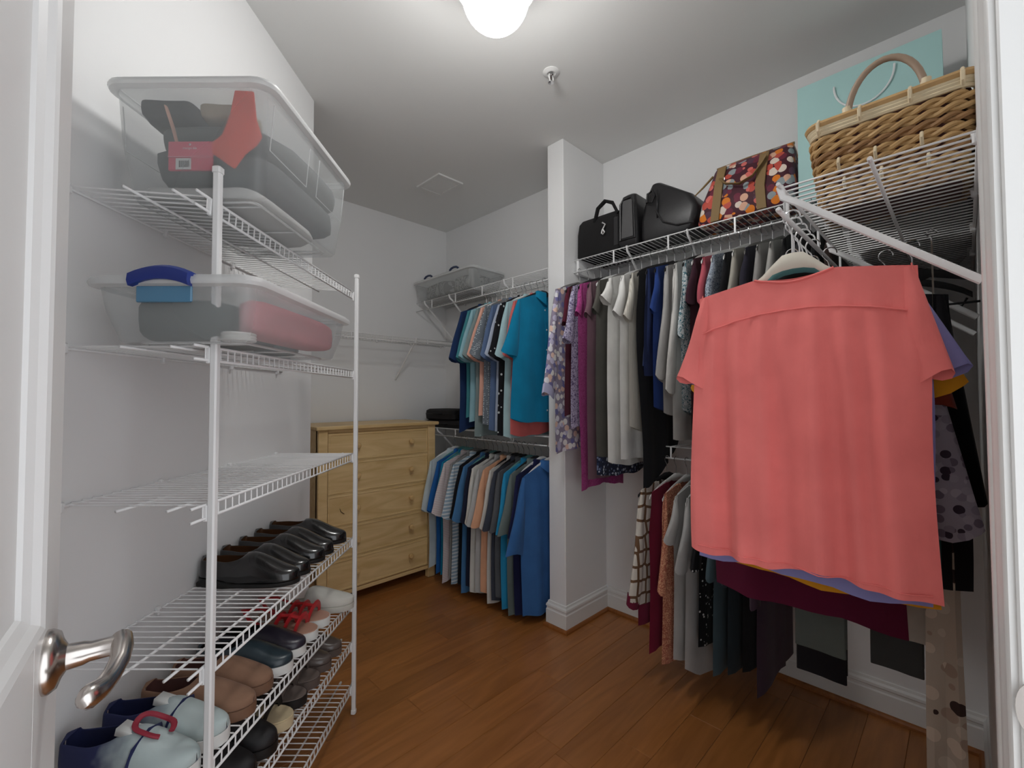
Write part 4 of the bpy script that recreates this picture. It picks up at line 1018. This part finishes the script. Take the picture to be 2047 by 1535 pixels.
    o.data.polygons.foreach_set('use_smooth', [True]*len(o.data.polygons))
    o.data.materials.append(ins)
    md = o.modifiers.new('t', 'SOLIDIFY'); md.thickness = .003; md.offset = -1; md.material_offset = 1
    md = o.modifiers.new('s', 'SUBSURF'); md.levels = md.render_levels = 1
    if kind == 'dress':
        MB().bbox((.004, -Wd*.32, 0), (L*.23, Wd*.32, .016), .003).build('heel', sole, t)
        MB().tube([(L*.52, wd(.52)*.9, .03), (L*.57, wd(.57)*.55, .068), (L*.58, 0, .079), (L*.57, -wd(.57)*.55, .068), (L*.52, -wd(.52)*.9, .03)], .004, 6, flat_=.5).build('vamp_strap', up, t)
    if kind == 'sneaker':
        MB().tube([(L*.60, wd(.6)*1.0, sole_t+.004), (L*.62, wd(.62)*.7, sole_t+.046), (L*.63, 0, sole_t+.058), (L*.62, -wd(.62)*.7, sole_t+.046), (L*.60, -wd(.6)*1.0, sole_t+.004)], .010, 8, flat_=.3, up=(1, 0, 0)).build('side_stripe', ins, t)
        MB().loft([[(L*.50+a_, -.018, sole_t+.060-a_*.2), (L*.50+a_, .018, sole_t+.060-a_*.2), (L*.50+a_, .014, sole_t+.070-a_*.3), (L*.50+a_, -.014, sole_t+.070-a_*.3)] for a_ in (-.02, .05)], True, True).build('tongue', sole, t)
    return t
def on_shelf(a, i, b=.955, dz=.0):
    zn, zf = SHZ[i]; z = zf+(zn-zf)*((A0+LU-a)/LU)
    return AB(a, b, z+.004+dz)
TOE = R(-45)
BK = flat('polished_black', C(20, 19, 20), .18, coat=.5); BR = flat('brown_leather', C(86, 56, 34), .4); BS = flat('black_sole', C(18, 17, 17), .6)
gp = 'black dress shoes on the fourth shelf'
for a, lab, mt, rz, k in ((1.40, 'nearest polished black dress shoe on the shoe shelf', BK, 3, 'dress'), (1.495, 'second polished black dress shoe with a brown lining', BK, -2, 'dress'), (1.59, 'middle black dress shoe in the row of dress shoes', BK, 2, 'dress'),
                       (1.685, 'fourth black dress shoe along the row of dress shoes', BK, -2, 'dress'), (1.785, 'furthest black dress shoe next to the far pole', BK, 4, 'dress')):
    shoe('dress_shoe', lab, 'shoe', on_shelf(a, 3, .972), TOE+R(rz), k, (mt, BS, BR), .30, .098, gp, h=.085)
NV = f(C(38, 44, 82))
snk, N_, L_, b_ = new_mat('sneaker_knit')
tc_ = N_.new('ShaderNodeTexCoord'); sx_ = N_.new('ShaderNodeSeparateXYZ'); L_.new(tc_.outputs['Object'], sx_.inputs[0])
nz_ = N_.new('ShaderNodeTexNoise'); nz_.inputs['Scale'].default_value = 26; L_.new(tc_.outputs['Object'], nz_.inputs['Vector'])
ma_ = N_.new('ShaderNodeMath'); ma_.operation = 'MULTIPLY_ADD'; ma_.inputs[1].default_value = .10; L_.new(nz_.outputs['Fac'], ma_.inputs[0]); L_.new(sx_.outputs[0], ma_.inputs[2])
rp_ = ramp(N_, [(.14, C(36, 42, 82)), (.24, C(186, 200, 200))], 'LINEAR'); L_.new(ma_.outputs[0], rp_.inputs[0]); L_.new(rp_.outputs[0], b_.inputs['Base Color']); b_.inputs['Roughness'].default_value = .9
WS = flat('white_sole', C(226, 228, 226), .5); PALE = f(C(190, 204, 204)); TAN = f(C(140, 108, 88)); RED = flat('red_strap', C(196, 42, 48), .45)
LOAF = flat('slate_rubber', C(44, 58, 66), .3); g5 = 'casual shoes on the slipper shelf'
shoe('slipper', 'fluffy off-white slipper poking out past the far pole', 'slipper', on_shelf(1.765, 4, .935), TOE+R(6), 'mule', (f(C(206, 204, 196)), f(C(206, 204, 196)), f(C(190, 186, 178))), .30, .10, g5, h=.085)
shoe('sandal', 'further red strappy sandal with a white sole', 'sandal', on_shelf(1.655, 4, .94), TOE, 'sandal', (RED, WS, flat('tan_footbed', C(190, 150, 130), .6)), .265, .092, g5)
shoe('sandal', 'nearer red strappy sandal beside the slate slip-ons', 'sandal', on_shelf(1.555, 4, .94), TOE, 'sandal', (RED, WS, MC['tan_footbed']), .265, .092, g5)
shoe('slip_on_shoe', 'further dark slip-on shoe with a white sole', 'shoe', on_shelf(1.455, 4, .945), TOE, 'slip_on', (flat('dark_plum_rubber', C(46, 42, 54), .3), WS, BS), .275, .094, g5, h=.062)
shoe('slip_on_shoe', 'nearer slate slip-on shoe with a glossy toe', 'shoe', on_shelf(1.36, 4, .95), TOE, 'slip_on', (LOAF, WS, BS), .285, .096, g5, h=.062)
shoe('slipper', 'further tan slipper next to the slate slip-on', 'slipper', on_shelf(1.265, 4, .95), TOE, 'slip_on', (TAN, flat('tan_sole', C(120, 88, 68), .7), f(C(104, 70, 66))), .275, .096, g5, h=.062)
shoe('slipper', 'nearer tan slipper behind the near pole', 'slipper', on_shelf(1.165, 4, .95), TOE, 'slip_on', (TAN, MC['tan_sole'], f(C(104, 70, 66))), .285, .096, g5, h=.062)
shoe('sneaker', 'navy and pale grey sneaker beside the tan slippers', 'sneaker', on_shelf(1.065, 4, .955), TOE, 'sneaker', (snk, WS, NV), .285, .096, g5, h=.072)
t = shoe('sneaker', 'front navy and pale sneaker with a red lace loop', 'sneaker', on_shelf(.966, 4, .955), TOE, 'sneaker', (snk, WS, NV), .285, .094, g5, h=.072)
MB().tube([(.182+.036*math.cos(R(a)), .014+.028*math.sin(R(a)), .092-.012*math.cos(R(a))+.003*math.sin(R(3*a))) for a in range(0, 330, 15)], .006, 8, flat_=.6).build('lace_loop', flat('red_lace', C(150, 34, 56), .6), t)
g6 = 'shoes on the second lowest shelf'
GRY = flat('taupe_patent', C(96, 86, 82), .25); CRM = f(C(214, 196, 160))
shoe('flat_shoe', 'furthest taupe shoe on the second lowest shelf', 'shoe', on_shelf(1.77, 5, .945), TOE, 'slip_on', (GRY, GRY, BS), .27, .09, g6, h=.06)
shoe('flat_shoe', 'second taupe shoe under the red sandals', 'shoe', on_shelf(1.672, 5, .945), TOE, 'slip_on', (GRY, GRY, BS), .27, .09, g6, h=.06)
shoe('sandal', 'taupe strappy sandal under the slate slip-ons', 'sandal', on_shelf(1.574, 5, .945), TOE, 'sandal', (GRY, GRY, flat('taupe_footbed', C(120, 108, 102), .6)), .27, .09, g6)
shoe('sandal', 'brown-grey strappy sandal beside the black mule', 'sandal', on_shelf(1.476, 5, .945), TOE, 'sandal', (GRY, BS, MC['taupe_footbed']), .27, .09, g6)
shoe('mule', 'black mule with a cream fluffy footbed', 'mule', on_shelf(1.375, 5, .955), TOE, 'sandal', (BS, CRM, CRM), .285, .095, g6)
shoe('flat_shoe', 'black shoe beside the cream-lined mule', 'shoe', on_shelf(1.275, 5, .95), TOE, 'slip_on', (flat('matte_black', C(26, 24, 26), .6), BS, BS), .285, .098, g6, h=.085)
shoe('flat_shoe', 'near black shoe low behind the near pole', 'shoe', on_shelf(1.172, 5, .95), TOE, 'slip_on', (MC['matte_black'], BS, BS), .285, .098, g6, h=.085)
shoe('flat_shoe', 'black shoe at the near end of the second lowest shelf', 'shoe', on_shelf(1.07, 5, .95), TOE, 'slip_on', (MC['matte_black'], BS, BS), .285, .098, g6, h=.085)
g7 = 'shoes on the lowest shelf'
shoe('flat_shoe', 'plum-grey flat shoe on the lowest shelf', 'shoe', on_shelf(1.345, 6, .955), TOE, 'slip_on', (flat('plum_leather', C(72, 58, 68), .4), BS, BS), .27, .09, g7, h=.06)
shoe('flat_shoe', 'grey flat shoe on the lowest shelf nearest the doorway', 'shoe', on_shelf(1.245, 6, .955), TOE, 'slip_on', (flat('grey_leather2', C(96, 94, 98), .4), BS, BS), .27, .09, g7, h=.06)
